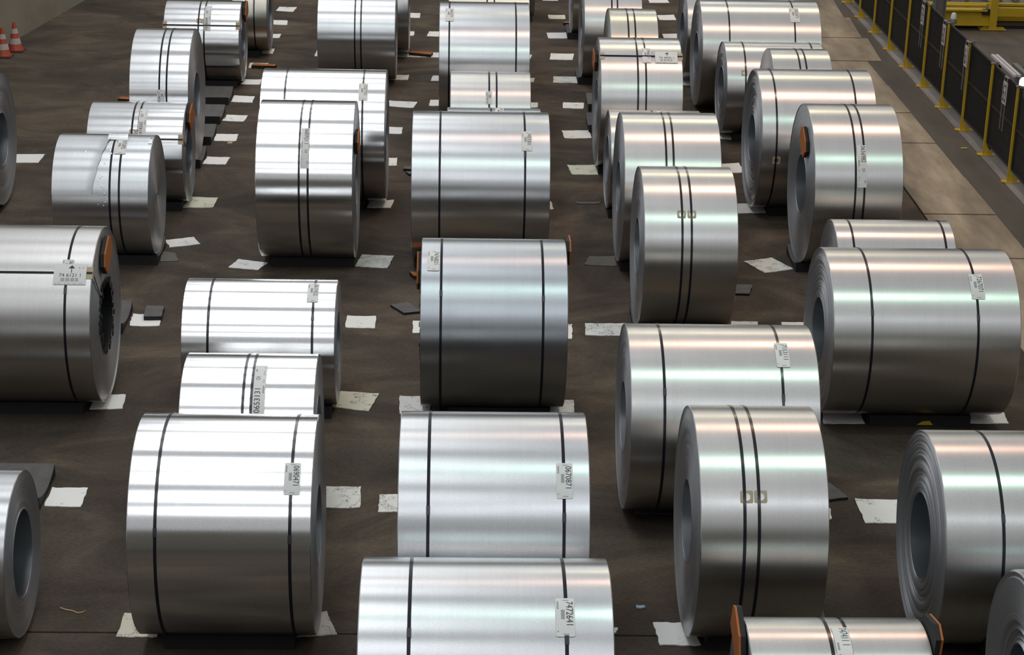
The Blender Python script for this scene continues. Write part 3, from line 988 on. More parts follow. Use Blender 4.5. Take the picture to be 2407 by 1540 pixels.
# ---------------------------------------------------------------- cradles
REF = {'A1': 'the coil cut by the left edge', 'A2': 'the large coil at the left edge', 'A3': 'the lower left corner coil', 'B0': 'the beige-tinted coil', 'B1': 'the cross-strapped coil at the top left', 'B2': 'the tall narrow coil of the second column', 'B3': 'the cross-strapped coil behind the dented one',
       'B4': 'the dented coil', 'C0': 'the farthest coil of the third column', 'C1': 'the narrow twin-strap coil at top', 'C2': 'the wide bright coil with two spaced straps, third column', 'C3': 'the bright tall coil with a long strip label reading down', 'C4': 'the low wide bright coil left of centre', 'C5': 'the low bright coil with a long strip label reading up', 'C6': 'the big bright coil in the left foreground',
       'D0': 'the twin-strap coil at the top edge, centre', 'D9': 'the far dark coil at the top centre', 'D1': 'the tall top centre coil', 'D2': 'the small coil in front of the tall top centre coil', 'D3': 'the sliver coil at top centre', 'D4': 'the wide coil above the dark bluish one', 'D5': 'the dark bluish centre coil', 'D6': 'the wide pale coil in the centre foreground', 'D7': 'the widest coil at the bottom edge',
       'E1': 'the farthest centre right coil', 'E2': 'the coil behind the yellowish one', 'E3': 'the pale yellowish coil', 'E4': 'the cross-strapped coil with a white paper sign at right of centre', 'E5': 'the sliver coil behind the broad twin-strap coil', 'E6': 'the broad twin-strap coil', 'E7': 'the middle coil with two washers',
       'E8': 'the wide coil in the right centre', 'E9': 'the right foreground coil with two washers', 'E10': 'the bottom edge coil with two orange pads', 'F0': 'the far half hidden coil of the right column', 'F1': 'the wide top coil of the right column', 'F2': 'the coil with a single washer, second in right column', 'F3': 'the small twin-strap right coil',
       'F4': 'the large ringed right coil', 'F5': 'the right coil with an orange pad on its face', 'F6': 'the low coil behind the very wide one', 'F7': 'the very wide right coil', 'F8': 'the telescoped right edge coil', 'F9': 'the lower right corner coil'}
CX = {'A': -6.2, 'B': -3.97, 'C': -1.67, 'D': .43, 'E': 2.43, 'F': 4.51}


def cradle_mesh():
    mb = MB()
    n = 14
    L = .35
    prof = []
    for i in range(n + 1):
        yy = -L + 2 * L * i / n
        prof.append((yy, .052 + .068 * (yy / L) ** 2))
    hw = .49
    m = len(prof)
    vs = [(-hw, a, b) for a, b in prof] + [(hw, a, b) for a, b in prof]
    mb.add(vs, [(i, m + i, m + i + 1, i + 1) for i in range(m - 1)], 0)
    vs2 = [(-hw, a, b) for a, b in prof] + [(-hw, L, 0), (-hw, -L, 0)] + [(hw, a, b) for a, b in prof] + [(hw, L, 0), (hw, -L, 0)]
    q = m + 2
    mb.add(vs2, [tuple(range(q)), tuple(range(2 * q - 1, q - 1, -1)), (m, m - 1, q + m - 1, q + m), (m + 1, q + m + 1, q, 0), (m, q + m, q + m + 1, m + 1)], 1)
    return mb


proto = None
CR = [(CX[k[0]] if k not in ('A2', 'A3', 'D4', 'A1', 'B0', 'C0', 'D9') else {'A2': -4.05, 'A3': -4.0, 'D4': .02, 'A1': -6.25, 'B0': -3.8, 'C0': -1.6, 'D9': .6}[k], COILS[k]['p'][1], 'black rubber cradle under ' + REF[k]) for k in sorted(COILS)]
CR += [(-3.97, 29.51, 'rearmost empty grey-topped rubber cradle left of the paper mats'), (-3.97, 28.39, 'second empty rubber cradle behind the tall narrow coil'), (-3.97, 27.27, 'third empty rubber cradle behind the tall narrow coil'),
       (-4.02, 19.86, 'empty rubber cradle behind coil 74 6121 1, its end showing right'), (-4.05, 15.64, 'empty rubber cradle behind the lower left corner coil'), (2.50, 29.42, 'empty rubber cradle left of coil 74 4606 1')]
for i, (x, y, lab) in enumerate(CR):
    if proto is None:
        o = cradle_mesh().build('coil_cradle', [M['rubber'], M['rubber_d']], None)
        proto = o
    else:
        o = proto.copy()
        COL.objects.link(o)
    o.location = (x, y, 0)
    tag(o, lab, 'cradle', 'rubber cradles under the coils')
    if abs(y - COILS['F7']['p'][1]) < .01 and x > 4:
        ym = MB()
        ym.add([(-.03, -.352, .02), (.13, -.352, .02), (.09, -.352, .065), (.02, -.352, .055)], [(0, 1, 2, 3)])
        ym.build('paint_mark', M['yellow'], o)['label'] = 'yellow paint mark'

# ---------------------------------------------------------------- paper mats and loose plates
MATS=[
[[[-6.251, 26.286], [-5.695, 26.312], [-5.704, 25.891], [-6.188, 25.889]], 0, "white paper mat beside the coil cut by the left edge"],
[[[-3.388, 30.767], [-3.124, 30.782], [-3.126, 30.445], [-3.436, 30.455]], 0, "white paper mat at the right foot of coil 7474044"],
[[[-3.459, 29.732], [-3.132, 29.684], [-3.134, 29.316], [-3.461, 29.337]], 0, "white paper mat beside the rearmost empty black cradle"],
[[[-3.433, 28.565], [-3.119, 28.532], [-3.147, 28.189], [-3.464, 28.22]], 1, "white paper mat beside the second empty cradle behind the tall narrow coil"],
[[[-3.466, 27.487], [-3.153, 27.48], [-3.144, 27.116], [-3.466, 27.122]], 0, "white paper mat just behind the small wood scrap"],
[[[-3.456, 26.29], [-3.137, 26.284], [-3.165, 25.925], [-3.477, 25.942]], 0, "white paper mat in front of the small wood scrap"],
[[[-3.338, 36.438], [-3.011, 36.424], [-3.048, 36.0], [-3.374, 36.09]], 1, "white paper mat farthest back right of the beige coil"],
[[[-3.382, 35.27], [-3.088, 35.254], [-3.063, 34.859], [-3.365, 34.909]], 0, "white paper mat halfway down the right side of beige coil"],
[[[-3.337, 34.106], [-3.106, 34.122], [-3.108, 33.799], [-3.338, 33.8]], 0, "white paper mat low on the right side of beige coil"],
[[[-3.449, 32.969], [-3.111, 32.959], [-3.119, 32.608], [-3.437, 32.632]], 0, "white paper mat half under the beige coil, partly shaded"],
[[[-3.424, 31.908], [-3.125, 31.896], [-3.135, 31.551], [-3.421, 31.557]], 0, "white paper mat with an orange pad lying across it"],
[[[-2.392, 32.877], [-2.248, 32.886], [-2.243, 32.475], [-2.407, 32.465]], 0, "white paper mat showing left of the narrow twin-strap coil at top"],
[[[-3.427, 24.418], [-3.079, 24.384], [-3.102, 23.955], [-3.493, 23.964]], 3, "yellowed paper mat at the right foot of coil with cross strap 7474043"],
[[[-3.532, 22.636], [-3.199, 22.764], [-3.079, 22.507], [-3.428, 22.373]], 1, "skewed white paper mat at the right foot of the dented coil"],
[[[-2.557, 21.959], [-2.2, 21.848], [-2.295, 21.579], [-2.648, 21.673]], 1, "white paper mat at the left foot of coil 06859211"],
[[[-1.114, 22.181], [-0.727, 22.148], [-0.794, 21.699], [-1.174, 21.762]], 2, "heavily scuffed paper mat at the right foot of coil 06859211"],
[[[-1.117, 24.31], [-0.8, 24.398], [-0.832, 24.048], [-1.138, 24.053]], 1, "shaded white paper mat at the right foot of coil 7257731"],
[[[-3.51, 20.087], [-3.207, 20.083], [-3.169, 19.734], [-3.493, 19.724]], 1, "white paper mat partly covered by a black rubber plate"],
[[[-3.522, 17.829], [-3.227, 17.847], [-3.205, 17.489], [-3.523, 17.481]], 0, "white paper mat tucked under coil 74 6121 1"],
[[[-1.178, 20.105], [-0.861, 20.101], [-0.857, 19.738], [-1.179, 19.746]], 1, "white paper mat right of coil 0617422"],
[[[-0.455, 19.969], [-0.295, 19.974], [-0.289, 19.614], [-0.446, 19.61]], 1, "white paper mat edge left of coil 7476821"],
[[[1.074, 19.923], [1.282, 19.917], [1.255, 19.482], [1.055, 19.489]], 1, "spotted paper mat edge right of coil 7476821"],
[[[-1.129, 17.988], [-0.746, 17.918], [-0.822, 17.492], [-1.189, 17.588]], 3, "yellowed scuffed paper mat right of coil 0653131"],
[[[-0.542, 17.869], [-0.239, 17.876], [-0.232, 17.423], [-0.521, 17.427]], 2, "stamped white paper mat at front left foot of coil 7476821"],
[[[0.982, 17.809], [1.181, 17.813], [1.18, 17.486], [0.927, 17.491]], 2, "stamped white paper mat at front right foot of coil 7476821"],
[[[-1.191, 15.792], [-0.82, 15.799], [-0.804, 15.373], [-1.181, 15.374]], 2, "scuffed paper mat right of coil 0690471, midway along it"],
[[[-0.652, 15.646], [-0.43, 15.65], [-0.42, 15.305], [-0.642, 15.301]], 2, "scuffed paper mat edge left of coil 0670871"],
[[[-3.539, 15.725], [-3.222, 15.728], [-3.219, 15.347], [-3.536, 15.366]], 0, "clean white paper mat beside the cradle behind the lower left coil"],
[[[-3.699, 13.467], [-3.259, 13.466], [-3.268, 13.114], [-3.682, 13.115]], 0, "shaded paper mat under the lower left coil"],
[[[-2.544, 13.495], [-2.258, 13.498], [-2.239, 13.138], [-2.548, 13.135]], 3, "white paper mat at the front left foot of coil 0690471"],
[[[-1.202, 13.525], [-0.977, 13.541], [-0.876, 13.186], [-1.205, 13.15]], 2, "white paper mat at the front right foot of coil 0690471"],
[[[1.119, 13.327], [1.293, 13.316], [1.268, 13.237], [1.113, 13.235]], 0, "tip of white paper mat right of coil 7472641"],
[[[1.576, 13.405], [1.856, 13.402], [1.903, 13.058], [1.594, 13.06]], 0, "white paper mat at the front left foot of tall coil with two washers"],
[[[3.574, 15.628], [4.014, 15.619], [3.916, 15.156], [3.579, 15.159]], 1, "white paper mat left of the telescoped coil at lower right"],
[[[3.13, 15.45], [3.32, 15.436], [3.296, 15.22], [3.091, 15.216]], 0, "corner of paper mat behind the tall lower coil with two washers"],
[[[3.627, 17.564], [3.993, 17.562], [3.981, 17.303], [3.581, 17.294]], 1, "shaded paper mat at the left foot of coil 7267071"],
[[[5.079, 17.597], [5.425, 17.595], [5.399, 17.335], [5.012, 17.336]], 1, "shaded paper mat at the right foot of coil 7267071"],
[[[1.421, 19.947], [1.867, 19.96], [1.838, 19.587], [1.409, 19.587]], 2, "scuffed paper mat left of coil 7153111"],
[[[3.043, 20.06], [3.334, 20.056], [3.293, 19.833], [2.994, 19.824]], 1, "paper mat sliver above the top middle of coil 7153111"],
[[[3.596, 20.05], [3.894, 20.059], [3.838, 19.72], [3.558, 19.712]], 0, "paper mat sliver between coils 7153111 and 7267071"],
[[[3.453, 22.093], [3.807, 22.238], [4.006, 21.834], [3.65, 21.685]], 2, "diamond-turned paper mat with tyre print left of coil 0656982"],
[[[3.609, 24.413], [4.002, 24.429], [4.002, 24.044], [3.61, 23.992]], 1, "paper mat half under the left foot of coil behind 0656982"],
[[[3.668, 26.261], [3.953, 26.338], [3.972, 25.857], [3.673, 25.823]], 0, "torn white paper mat left of the large telescoped right coil"],
[[[3.864, 27.856], [4.029, 27.817], [4.016, 27.57], [3.851, 27.599]], 1, "shaded paper mat under the third coil of the right column"],
[[[1.536, 26.11], [1.946, 26.14], [1.939, 25.674], [1.583, 25.658]], 3, "yellow-stained paper mat at the foot of coil 74 4606 1"],
[[[1.55, 27.928], [1.959, 27.956], [1.96, 27.528], [1.568, 27.497]], 1, "white paper mat left of coil 74 4606 1, near its middle"],
[[[1.65, 29.58], [1.97, 29.572], [1.943, 29.207], [1.621, 29.241]], 1, "white paper mat left of a cradle beside coil 74 4606 1"],
[[[1.574, 31.274], [1.968, 31.263], [1.944, 30.842], [1.547, 30.859]], 2, "scuffed paper mat at the left foot of the second coil in that aisle"],
[[[1.6, 32.926], [1.993, 32.913], [1.947, 32.459], [1.559, 32.466]], 1, "white paper mat with dark corner in the centre right aisle"],
[[[1.59, 34.546], [1.989, 34.594], [1.989, 34.124], [1.597, 34.098]], 0, "clean white paper mat just in front of the small orange pad"],
[[[1.677, 36.079], [1.995, 36.083], [1.989, 35.727], [1.679, 35.742]], 3, "yellowed paper mat just behind the small orange pad"],
[[[1.621, 37.731], [1.928, 37.755], [1.928, 37.408], [1.625, 37.405]], 0, "white paper mat at the top edge of the centre right aisle"],
[[[3.681, 37.725], [4.057, 37.754], [4.073, 37.369], [3.688, 37.34]], 0, "white paper mat at top edge right of the plain small coil"],
[[[3.729, 36.19], [4.048, 36.266], [4.048, 35.799], [3.73, 35.777]], 0, "white paper mat beside the top of the pale yellowish coil"],
[[[3.671, 34.583], [4.006, 34.641], [3.982, 34.258], [3.661, 34.237]], 0, "white paper mat behind the right end of coil 74 4606 1"],
[[[3.675, 31.33], [3.858, 31.34], [3.8, 30.82], [3.634, 30.811]], 1, "shaded paper mat right of coil 74 4606 1"],
[[[-0.997, 36.074], [-0.697, 36.058], [-0.696, 35.646], [-0.986, 35.662]], 1, "farthest white paper mat in the centre left aisle"],
[[[-0.953, 34.494], [-0.771, 34.489], [-0.771, 34.143], [-0.943, 34.132]], 1, "small paper mat edge right of the rear coil in centre left column"],
[[[-0.506, 34.507], [-0.233, 34.526], [-0.267, 34.109], [-0.545, 34.124]], 1, "torn white paper mat left of coil 7445271, upper"],
[[[-0.618, 32.863], [-0.292, 32.853], [-0.288, 32.505], [-0.626, 32.515]], 1, "white paper mat touching the tip of the long orange pad"],
[[[-1.029, 32.805], [-0.6, 32.674], [-0.625, 32.484], [-1.056, 32.519]], 2, "scuffed paper mat underneath the long orange pad"],
[[[-1.084, 31.22], [-0.786, 31.22], [-0.792, 30.892], [-1.093, 30.903]], 2, "brown-scuffed paper mat at right foot of the narrow twin-strap coil"],
[[[-0.392, 31.203], [-0.24, 31.212], [-0.237, 30.868], [-0.428, 30.856]], 1, "torn white paper mat left of coil 7445271, middle"],
[[[-1.046, 29.536], [-0.611, 29.482], [-0.664, 29.117], [-1.034, 29.199]], 1, "long white paper mat right of coil 7257731 at its top"],
[[[-0.409, 29.624], [-0.225, 29.635], [-0.221, 29.269], [-0.43, 29.258]], 1, "torn white paper mat left of coil 7445271, lower"],
[[[-1.055, 28.009], [-0.791, 27.975], [-0.8, 27.621], [-1.041, 27.633]], 0, "white paper mat right of coil 7257731 at mid height"],
[[[-0.994, 26.363], [-0.824, 26.35], [-0.816, 25.979], [-0.98, 25.984]], 1, "white paper mat right of coil 7257731 lower down"],
[[[1.109, 31.148], [1.261, 31.14], [1.235, 30.869], [1.1, 30.861]], 1, "sliver of paper mat beside the top of coil N 502 011"],
[[[1.061, 29.548], [1.252, 29.545], [1.241, 29.246], [1.052, 29.235]], 2, "sliver of paper mat beside the bottom of coil N 502 011"],
[[[1.16, 32.834], [1.267, 32.793], [1.228, 32.476], [1.149, 32.471]], 1, "sliver of paper mat right of coil 7445271"],
[[[1.101, 24.421], [1.245, 24.39], [1.259, 24.078], [1.142, 24.037]], 2, "scuffed tip of paper mat right of coil 7453301"],
[[[1.607, 22.215], [1.921, 22.226], [1.91, 21.869], [1.528, 21.902]], 4, "dirty grey worn mat at left foot of the broad twin-strap coil"],
[[[-3.503, 22.221], [-3.334, 22.164], [-3.254, 21.872], [-3.465, 21.85]], 4, "dirty worn mat at the right foot of the dented coil cradle"],
[[[1.562, 24.403], [1.88, 24.416], [1.875, 24.342], [1.569, 24.329]], 4, "torn strip of dirty paper on floor left of the broad twin-strap coil"],
[[[1.598, 15.406], [1.935, 15.412], [1.924, 15.304], [1.579, 15.306]], 4, "mat under the left foot of coil 7153111, its shade painted grey"],  # shade under the coil is put into the mat colour
[[[-0.256, 17.641], [-0.14, 17.644], [-0.138, 17.529], [-0.263, 17.526]], 4, "paper mat under coil 7476821, its shadow painted grey"],  # white paper darkened by colour to show the coil's shadow
]
PLATES=[
[[[-3.383, 20.237], [-3.188, 20.221], [-3.174, 19.899], [-3.366, 19.893]], 0.05, "rubber", "black cracked rubber plate lying on the paper mat near coil 74 6121 1"],
[[[-0.714, 20.428], [-0.527, 20.516], [-0.37, 20.223], [-0.56, 20.163]], 0.03, "rubber", "black rubber plate lying askew left of coil 7476821"],
[[[3.244, 21.217], [3.438, 21.223], [3.359, 20.905], [3.2, 20.914]], 0.03, "rubber", "black rubber plate right of the coil with two washers in middle row"],
[[[3.182, 15.776], [3.4, 15.93], [3.514, 15.625], [3.307, 15.57]], 0.03, "rubber", "dark rubber plate right of the tall lower coil with two washers"],
[[[-0.719, 25.859], [-0.586, 25.865], [-0.582, 25.721], [-0.722, 25.735]], 0.04, "rubber", "grey rubber plate at the left side of coil 7453301"],
[[[-0.685, 25.648], [-0.581, 25.653], [-0.577, 25.511], [-0.647, 25.528]], 0.03, "rubber", "small dark rubber scrap in front of grey plate left of coil 7453301"],
[[[-3.348, 31.683], [-2.968, 31.635], [-2.985, 31.514], [-3.369, 31.541]], 0.05, "orange", "orange pad lying on white paper mat right of coil 7474044"],
[[[-5.145, 29.414], [-4.946, 29.386], [-4.921, 29.23], [-5.177, 29.294]], 0.05, "orange", "orange pad lying on floor left of coil N 684 011"],
[[[-0.764, 32.765], [-0.413, 32.692], [-0.45, 32.5], [-0.823, 32.634]], 0.05, "orange", "long orange pad lying on paper mats in centre left aisle"],
[[[-0.528, 21.476], [-0.365, 21.481], [-0.362, 21.333], [-0.475, 21.33]], 0.05, "orange", "orange pad lying on floor at left of coil 7476821"],
[[[1.957, 35.343], [2.104, 35.332], [2.098, 35.207], [1.921, 35.231]], 0.05, "orange", "small orange pad on floor beside the rear coil in centre right aisle"],
]



def mat_obj(name, quad, th, mat, z0=0.0, jag=.006, seed=0, nx=8, ny=6, curl=.006, side=None):
    rnd = random.Random(seed)
    (ax, ay), (bx, by), (cx_, cy_), (dx, dy) = quad      # TL TR BR BL
    mx_ = sum(p[0] for p in quad) / 4
    my_ = sum(p[1] for p in quad) / 4
    top = []
    bot = []
    for j in range(ny + 1):
        v = j / ny
        for i in range(nx + 1):
            u = i / nx
            x = (ax * (1 - u) + bx * u) * (1 - v) + (dx * (1 - u) + cx_ * u) * v
            y = (ay * (1 - u) + by * u) * (1 - v) + (dy * (1 - u) + cy_ * u) * v
            if i in (0, nx) or j in (0, ny):
                x += rnd.uniform(-jag, jag)
                y += rnd.uniform(-jag, jag)
            e = curl * (abs(u - .5) * 2) ** 4 * rnd.uniform(0, 1)
            top.append((x - mx_, y - my_, th + e))
            bot.append((x - mx_, y - my_, 0.0 + e * .7))
    n = len(top)
    w_ = nx + 1
    fs = [(j * w_ + i, (j + 1) * w_ + i, (j + 1) * w_ + i + 1, j * w_ + i + 1) for j in range(ny) for i in range(nx)]
    mb = MB()
    mb.add(top, fs, 0)
    rim = [i for i in range(w_)] + [j * w_ + nx for j in range(1, ny + 1)] + [ny * w_ + i for i in range(nx - 1, -1, -1)] + [j * w_ for j in range(ny - 1, 0, -1)]
    k = len(rim)
    mb.add([top[i] for i in rim] + [bot[i] for i in rim], [(i, (i + 1) % k, k + (i + 1) % k, k + i) for i in range(k)] + [tuple(range(k, 2 * k))[::-1]], 0 if side is None else 1)
    return mb.build(name, mat if side is None else [mat, side], None, None, (mx_, my_, z0))


for i, (q, d, lab) in enumerate(MATS):
    o = mat_obj('paper_mat' if d < 4 else 'worn_or_shaded_mat', q, .008, M['paper%d' % d], .001, seed=i)  # darkest tone covers worn mats and mats with shade painted in
    tag(o, lab, 'paper mat' if d < 4 else 'worn mat', 'paper mats on the floor' if d < 4 else 'worn dirty mats on the floor')
for i, (q, th, kind, lab) in enumerate(PLATES):
    o = mat_obj('rubber_plate' if kind == 'rubber' else 'bumper_pad', q, th - .004, M['rubber'] if kind == 'rubber' else M['orange'], .001 if 'paper' not in lab else .010, jag=.004, seed=50 + i, nx=5, ny=4, curl=.002, side=M['rubber_d'])
    tag(o, lab, 'rubber plate' if kind == 'rubber' else 'bumper pad', 'loose rubber plates' if kind == 'rubber' else 'orange pads lying on the floor')

# small litter
def litter(name, x, y, pts, th, mat, lab, cat):
    mb = MB()
    mb.prism(pts, 0, th)
    o = mb.build(name, mat, None, None, (x, y, .001))
    tag(o, lab, cat)


litter('wood_scrap', -3.22, 27.0, [(-.035, -.04), (.03, -.045), (.038, .035), (-.028, .04)], .02, M['wood'], 'small pale wood scrap on the floor between two white mats', 'wood scrap')
litter('foil_scrap', 1.494, 13.65, [(-.035, -.02), (.0, -.03), (.04, -.01), (.03, .02), (-.01, .012), (-.03, .025)], .012, M['blue'], 'tiny crumpled pale blue foil on the floor left of tall foreground coil', 'litter')
litter('tape_scrap', 7.36, 27.27, [(-.05, -.03), (.05, -.01), (.045, .03), (-.05, .01)], .008, M['lime'], 'yellow-green tape scrap on the dark band before the fence', 'litter')
litter('paper_scrap', 1.03, 13.0, [(-.02, -.02), (.04, 0), (.01, .03)], .006, M['paper0'], 'tiny white paper scrap right of coil 7472641', 'litter')
litter('paper_scrap', 3.33, 21.95, [(-.02, -.02), (.03, -.01), (.0, .03)], .006, M['paper0'], 'tiny white paper scrap behind the diamond-turned mat', 'litter')
mb = MB()
pp = [(0, .08), (.05, .05), (.10, .035), (.15, .0), (.19, .012), (.205, .04)]
for a, b in zip(pp[:-1], pp[1:]):
    mb.prism([(a[0], a[1] - .005), (b[0], b[1] - .005), (b[0], b[1] + .006), (a[0], a[1] + .006)], 0, .008)
o = mb.build('twig', M['wood'], None, None, (-3.06, 13.5, .001))
tag(o, 'thin bent pale splinter on the floor right of the lower left coil', 'splinter')

# ---------------------------------------------------------------- traffic cones


def cone(x, y, lab):
    t = thing('traffic_cone', lab, 'traffic cone', (x, y, 0), 'traffic cones by the left wall')
    mb = MB()
    mb.prism([(-.15, -.13), (-.13, -.15), (.13, -.15), (.15, -.13), (.15, .13), (.13, .15), (-.13, .15), (-.15, .13)], 0, .03)
    mb.build('base', M['cone_b'], t)
    mb = MB()
    mb.lathe([(.125, .03), (.12, .045), (.112, .06), (.022, .49), (.0, .492)], 28)
    mb.build('cone_shell', M['cone'], t, 40)
    for (z0, z1) in ((.13, .225), (.305, .385)):
        r0 = .112 - .09 * (z0 - .06) / .43 + .002
        r1 = .112 - .09 * (z1 - .06) / .43 + .002
        mb = MB()
        mb.lathe([(r0 - .002, z0), (r0, z0), (r1, z1), (r1 - .002, z1)], 28)
        mb.build('white_band', M['cone_w'], t, 40)


cone(-7.53, 32.13, 'front left orange and white traffic cone near the left wall')
cone(-7.42, 32.56, 'rear right orange and white traffic cone against the left wall')

# ---------------------------------------------------------------- safety fence
FX = 7.56
POSTS = [25.6 + 1.345 * k for k in range(-3, 10)]
fence = thing('safety_fence', 'yellow-posted black mesh safety fence along the right walkway', 'fence', (FX, POSTS[0], 0))
mb = MB()
mb.box(-.016, .014, -.018, .018, 0.012, 1.33)
post_p = mb
mb2 = MB()
mb2.box(-.09, .16, -.055, .055, 0, .012)
for yy in (-.034, .024):
    mb2.add([(.022, yy, .012), (.13, yy, .012), (.022, yy, .15), (.022, yy + .01, .012), (.13, yy + .01, .012), (.022, yy + .01, .15)],
            [(0, 1, 2), (5, 4, 3), (0, 3, 4, 1), (1, 4, 5, 2), (2, 5, 3, 0)])
mb2.add([(-.022, -.03, .012), (.13, -.03, .012), (.022, -.03, .15), (-.022, -.03, .15)], [(0, 1, 2, 3)])
# mesh panel: frame + wires
fr = MB()
PW = 1.345 - .07
for (z0, z1) in ((.17, .195), (1.295, 1.32), (.735, .765)):
    fr.box(-.012, .012, .035, .035 + PW, z0, z1)
for y0 in (.035, .035 + PW - .03):
    fr.box(-.012, .012, y0, y0 + .03, .17, 1.32)
wires = MB()
nw = 46
for i in range(1, nw):
    yy = .035 + PW * i / nw
    wires.add([(-.003, yy - .003, .19), (.003, yy - .003, .19), (.003, yy + .003, .19), (-.003, yy + .003, .19), (-.003, yy - .003, 1.3), (.003, yy - .003, 1.3), (.003, yy + .003, 1.3), (-.003, yy + .003, 1.3)],
              [(0, 1, 5, 4), (1, 2, 6, 5), (2, 3, 7, 6), (3, 0, 4, 7)])
for i in range(1, 38):
    zz = .19 + 1.11 * i / 38
    wires.add([(-.003, .04, zz - .0025), (.003, .04, zz - .0025), (.003, .04, zz + .0025), (-.003, .04, zz + .0025), (-.003, .03 + PW, zz - .0025), (.003, .03 + PW, zz - .0025), (.003, .03 + PW, zz + .0025), (-.003, .03 + PW, zz + .0025)],
              [(0, 1, 5, 4), (1, 2, 6, 5), (2, 3, 7, 6), (3, 0, 4, 7)])
P0 = F0 = R0 = W0 = C0 = None
capm = MB()
capm.box(-.03, .03, -.03, .03, 1.33, 1.345)
capm.box(.03, .075, -.012, .012, 1.30, 1.36)
for i, y in enumerate(POSTS):
    if P0 is None:
        P0 = post_p.build('post', M['yellow'], fence)
        F0 = mb2.build('foot', M['yellow'], P0)
        C0 = capm.build('bracket', M['grey_metal'], P0)
        p = P0
    else:
        p = P0.copy(); COL.objects.link(p); p.parent = fence
        q = F0.copy(); COL.objects.link(q); q.parent = p
        q = C0.copy(); COL.objects.link(q); q.parent = p
    p.location = (0, y - POSTS[0], 0)
    if i < len(POSTS) - 1:
        if R0 is None:
            R0 = fr.build('mesh_frame', M['black_metal'], fence)
            W0 = wires.build('wire_mesh', M['black_metal'], R0)
            W0['kind'] = 'stuff'
            r = R0
        else:
            r = R0.copy(); COL.objects.link(r); r.parent = fence
            q = W0.copy(); COL.objects.link(q); q.parent = r
        r.location = (.03, y - POSTS[0], 0)

# number signs hanging on the fence
for (txt, y, wh) in (('59', 31.22, 'farthest of the fence signs, at the top edge'), ('60', 29.74, 'hanging beside the grey signal lamp'), ('61', 28.30, 'hanging just before the short yellow post'), ('63', 26.09, 'hanging under the two grey conduits')):
    t = thing('number_sign', 'white sign with black number ' + txt + ' ' + wh, 'sign', (FX - .04, y, 0), 'number signs on the fence')
    mb = MB(); mb.box(-.004, .004, -.10, .10, .97, 1.28)
    mb.build('board', M['sign'], t)
    mb = MB()
    vs, fs = text_mesh(txt)
    mb.add([(-.006, .078 - .156 * a, 1.00 + .25 * b) for a, b in vs], fs)
    mb.build('digits', M['ink'], t)
    for s in (-1, 1):
        mb = MB(); mb.box(-.006, .006, s * .07 - .006, s * .07 + .006, .60, 1.345)
        mb.build('rail', M['grey_metal'], t)
    mb = MB(); mb.box(-.006, .03, -.08, .08, 1.335, 1.35)
    mb.build('hook', M['grey_metal'], t)

# signal lamps on the fence
t = thing('signal_lamp', 'unlit grey signal lamp on a fence post in front of yellow machinery', 'lamp', (7.69, 29.90, 1.27))
mb = MB(); mb.lathe([(.0, 0), (.05, 0), (.055, .03), (.045, .06), (.045, .075)], 20); mb.build('socket', M['grey_metal'], t, 40)
mb = MB(); mb.lathe([(.045, .075), (.042, .13), (.03, .165), (.0, .172)], 20); mb.build('lens', M['lampglass'], t, 50)
mb = MB(); mb.box(-.12, -.04, -.012, .012, .03, .055); mb.build('arm', M['grey_metal'], t)
t = thing('floodlight', 'lit white lamp on the fence at the right edge', 'lamp', (7.62, 25.55, 1.33))
mb = MB(); mb.lathe([(.0, 0), (.06, 0), (.072, .02), (.072, .04)], 24); mb.build('housing', M['grey_metal'], t, 40)
mb = MB(); mb.lathe([(.072, .04), (.07, .10), (.05, .135), (.0, .145)], 24); mb.build('lens', M['lampglow'], t, 50)
mb = MB(); mb.box(-.012, .012, -.02, .02, -.05, .0); mb.build('arm', M['grey_metal'], t)
t = thing('lamp_tube', 'short white lit tube hanging below the right edge lamp', 'lamp', (7.62, 25.36, 1.22), rot=(math.radians(-25), 0, 0))
mb = MB(); mb.lathe([(.0, 0), (.02, .01), (.022, .10), (.015, .14), (0, .145)], 14); mb.build('glass', M['lampglow'], t, 50)
mb = MB(); mb.box(-.008, .008, -.008, .008, .14, .24); mb.build('stem', M['grey_metal'], t)
for (xx, lab) in ((7.66, 'left of two grey conduits on top of the fence'), (7.72, 'right of two grey conduits on top of the fence')):
    mb = MB(); mb.box(-.02, .02, -.62, .62, 0, .035)
    o = mb.build('conduit', M['sign'], None, None, (xx, 26.78, 1.33))
    tag(o, lab, 'conduit', 'conduits on the fence')

# ---------------------------------------------------------------- yellow machinery beyond the fence
mc = thing('conveyor_frame', 'yellow steel conveyor frame beyond the fence at the top right', 'machinery', (9.8, 35.4, 0))
X0, Y0 = 9.8, 35.4


def mbox(name, x0, x1, y0, y1, z0, z1, mat='yellow_b', par=mc):
    b_ = MB()
    b_.box(x0 - X0, x1 - X0, y0 - Y0, y1 - Y0, z0, z1)
    return b_.build(name, M[mat], par)


mbox('post', 9.76, 9.90, 35.36, 35.50, .02, 1.6)
b_ = MB(); b_.box(-.20, .28, -.06, .16, 0, .02); b_.build('base_plate', M['yellow_b'], mc)
b_ = MB(); b_.add([(-.04, -.01, .02), (-.17, -.01, .02), (-.04, -.01, .16), (-.04, .02, .02), (-.17, .02, .02), (-.04, .02, .16)], [(0, 1, 2), (5, 4, 3), (0, 3, 4, 1), (1, 4, 5, 2), (2, 5, 3, 0)]); b_.build('gusset', M['yellow_b'], mc)
mbox('beam_web', 8.75, 9.76, 35.42, 35.45, .10, .34)
mbox('beam_flange', 8.70, 9.70, 35.34, 35.54, .345, .375)
mbox('beam_flange', 8.70, 9.76, 35.34, 35.54, .08, .10)
mbox('rail', 8.70, 10.9, 35.80, 35.92, .36, .40)
mbox('rail', 8.70, 9.76, 35.60, 35.72, .375, .41)
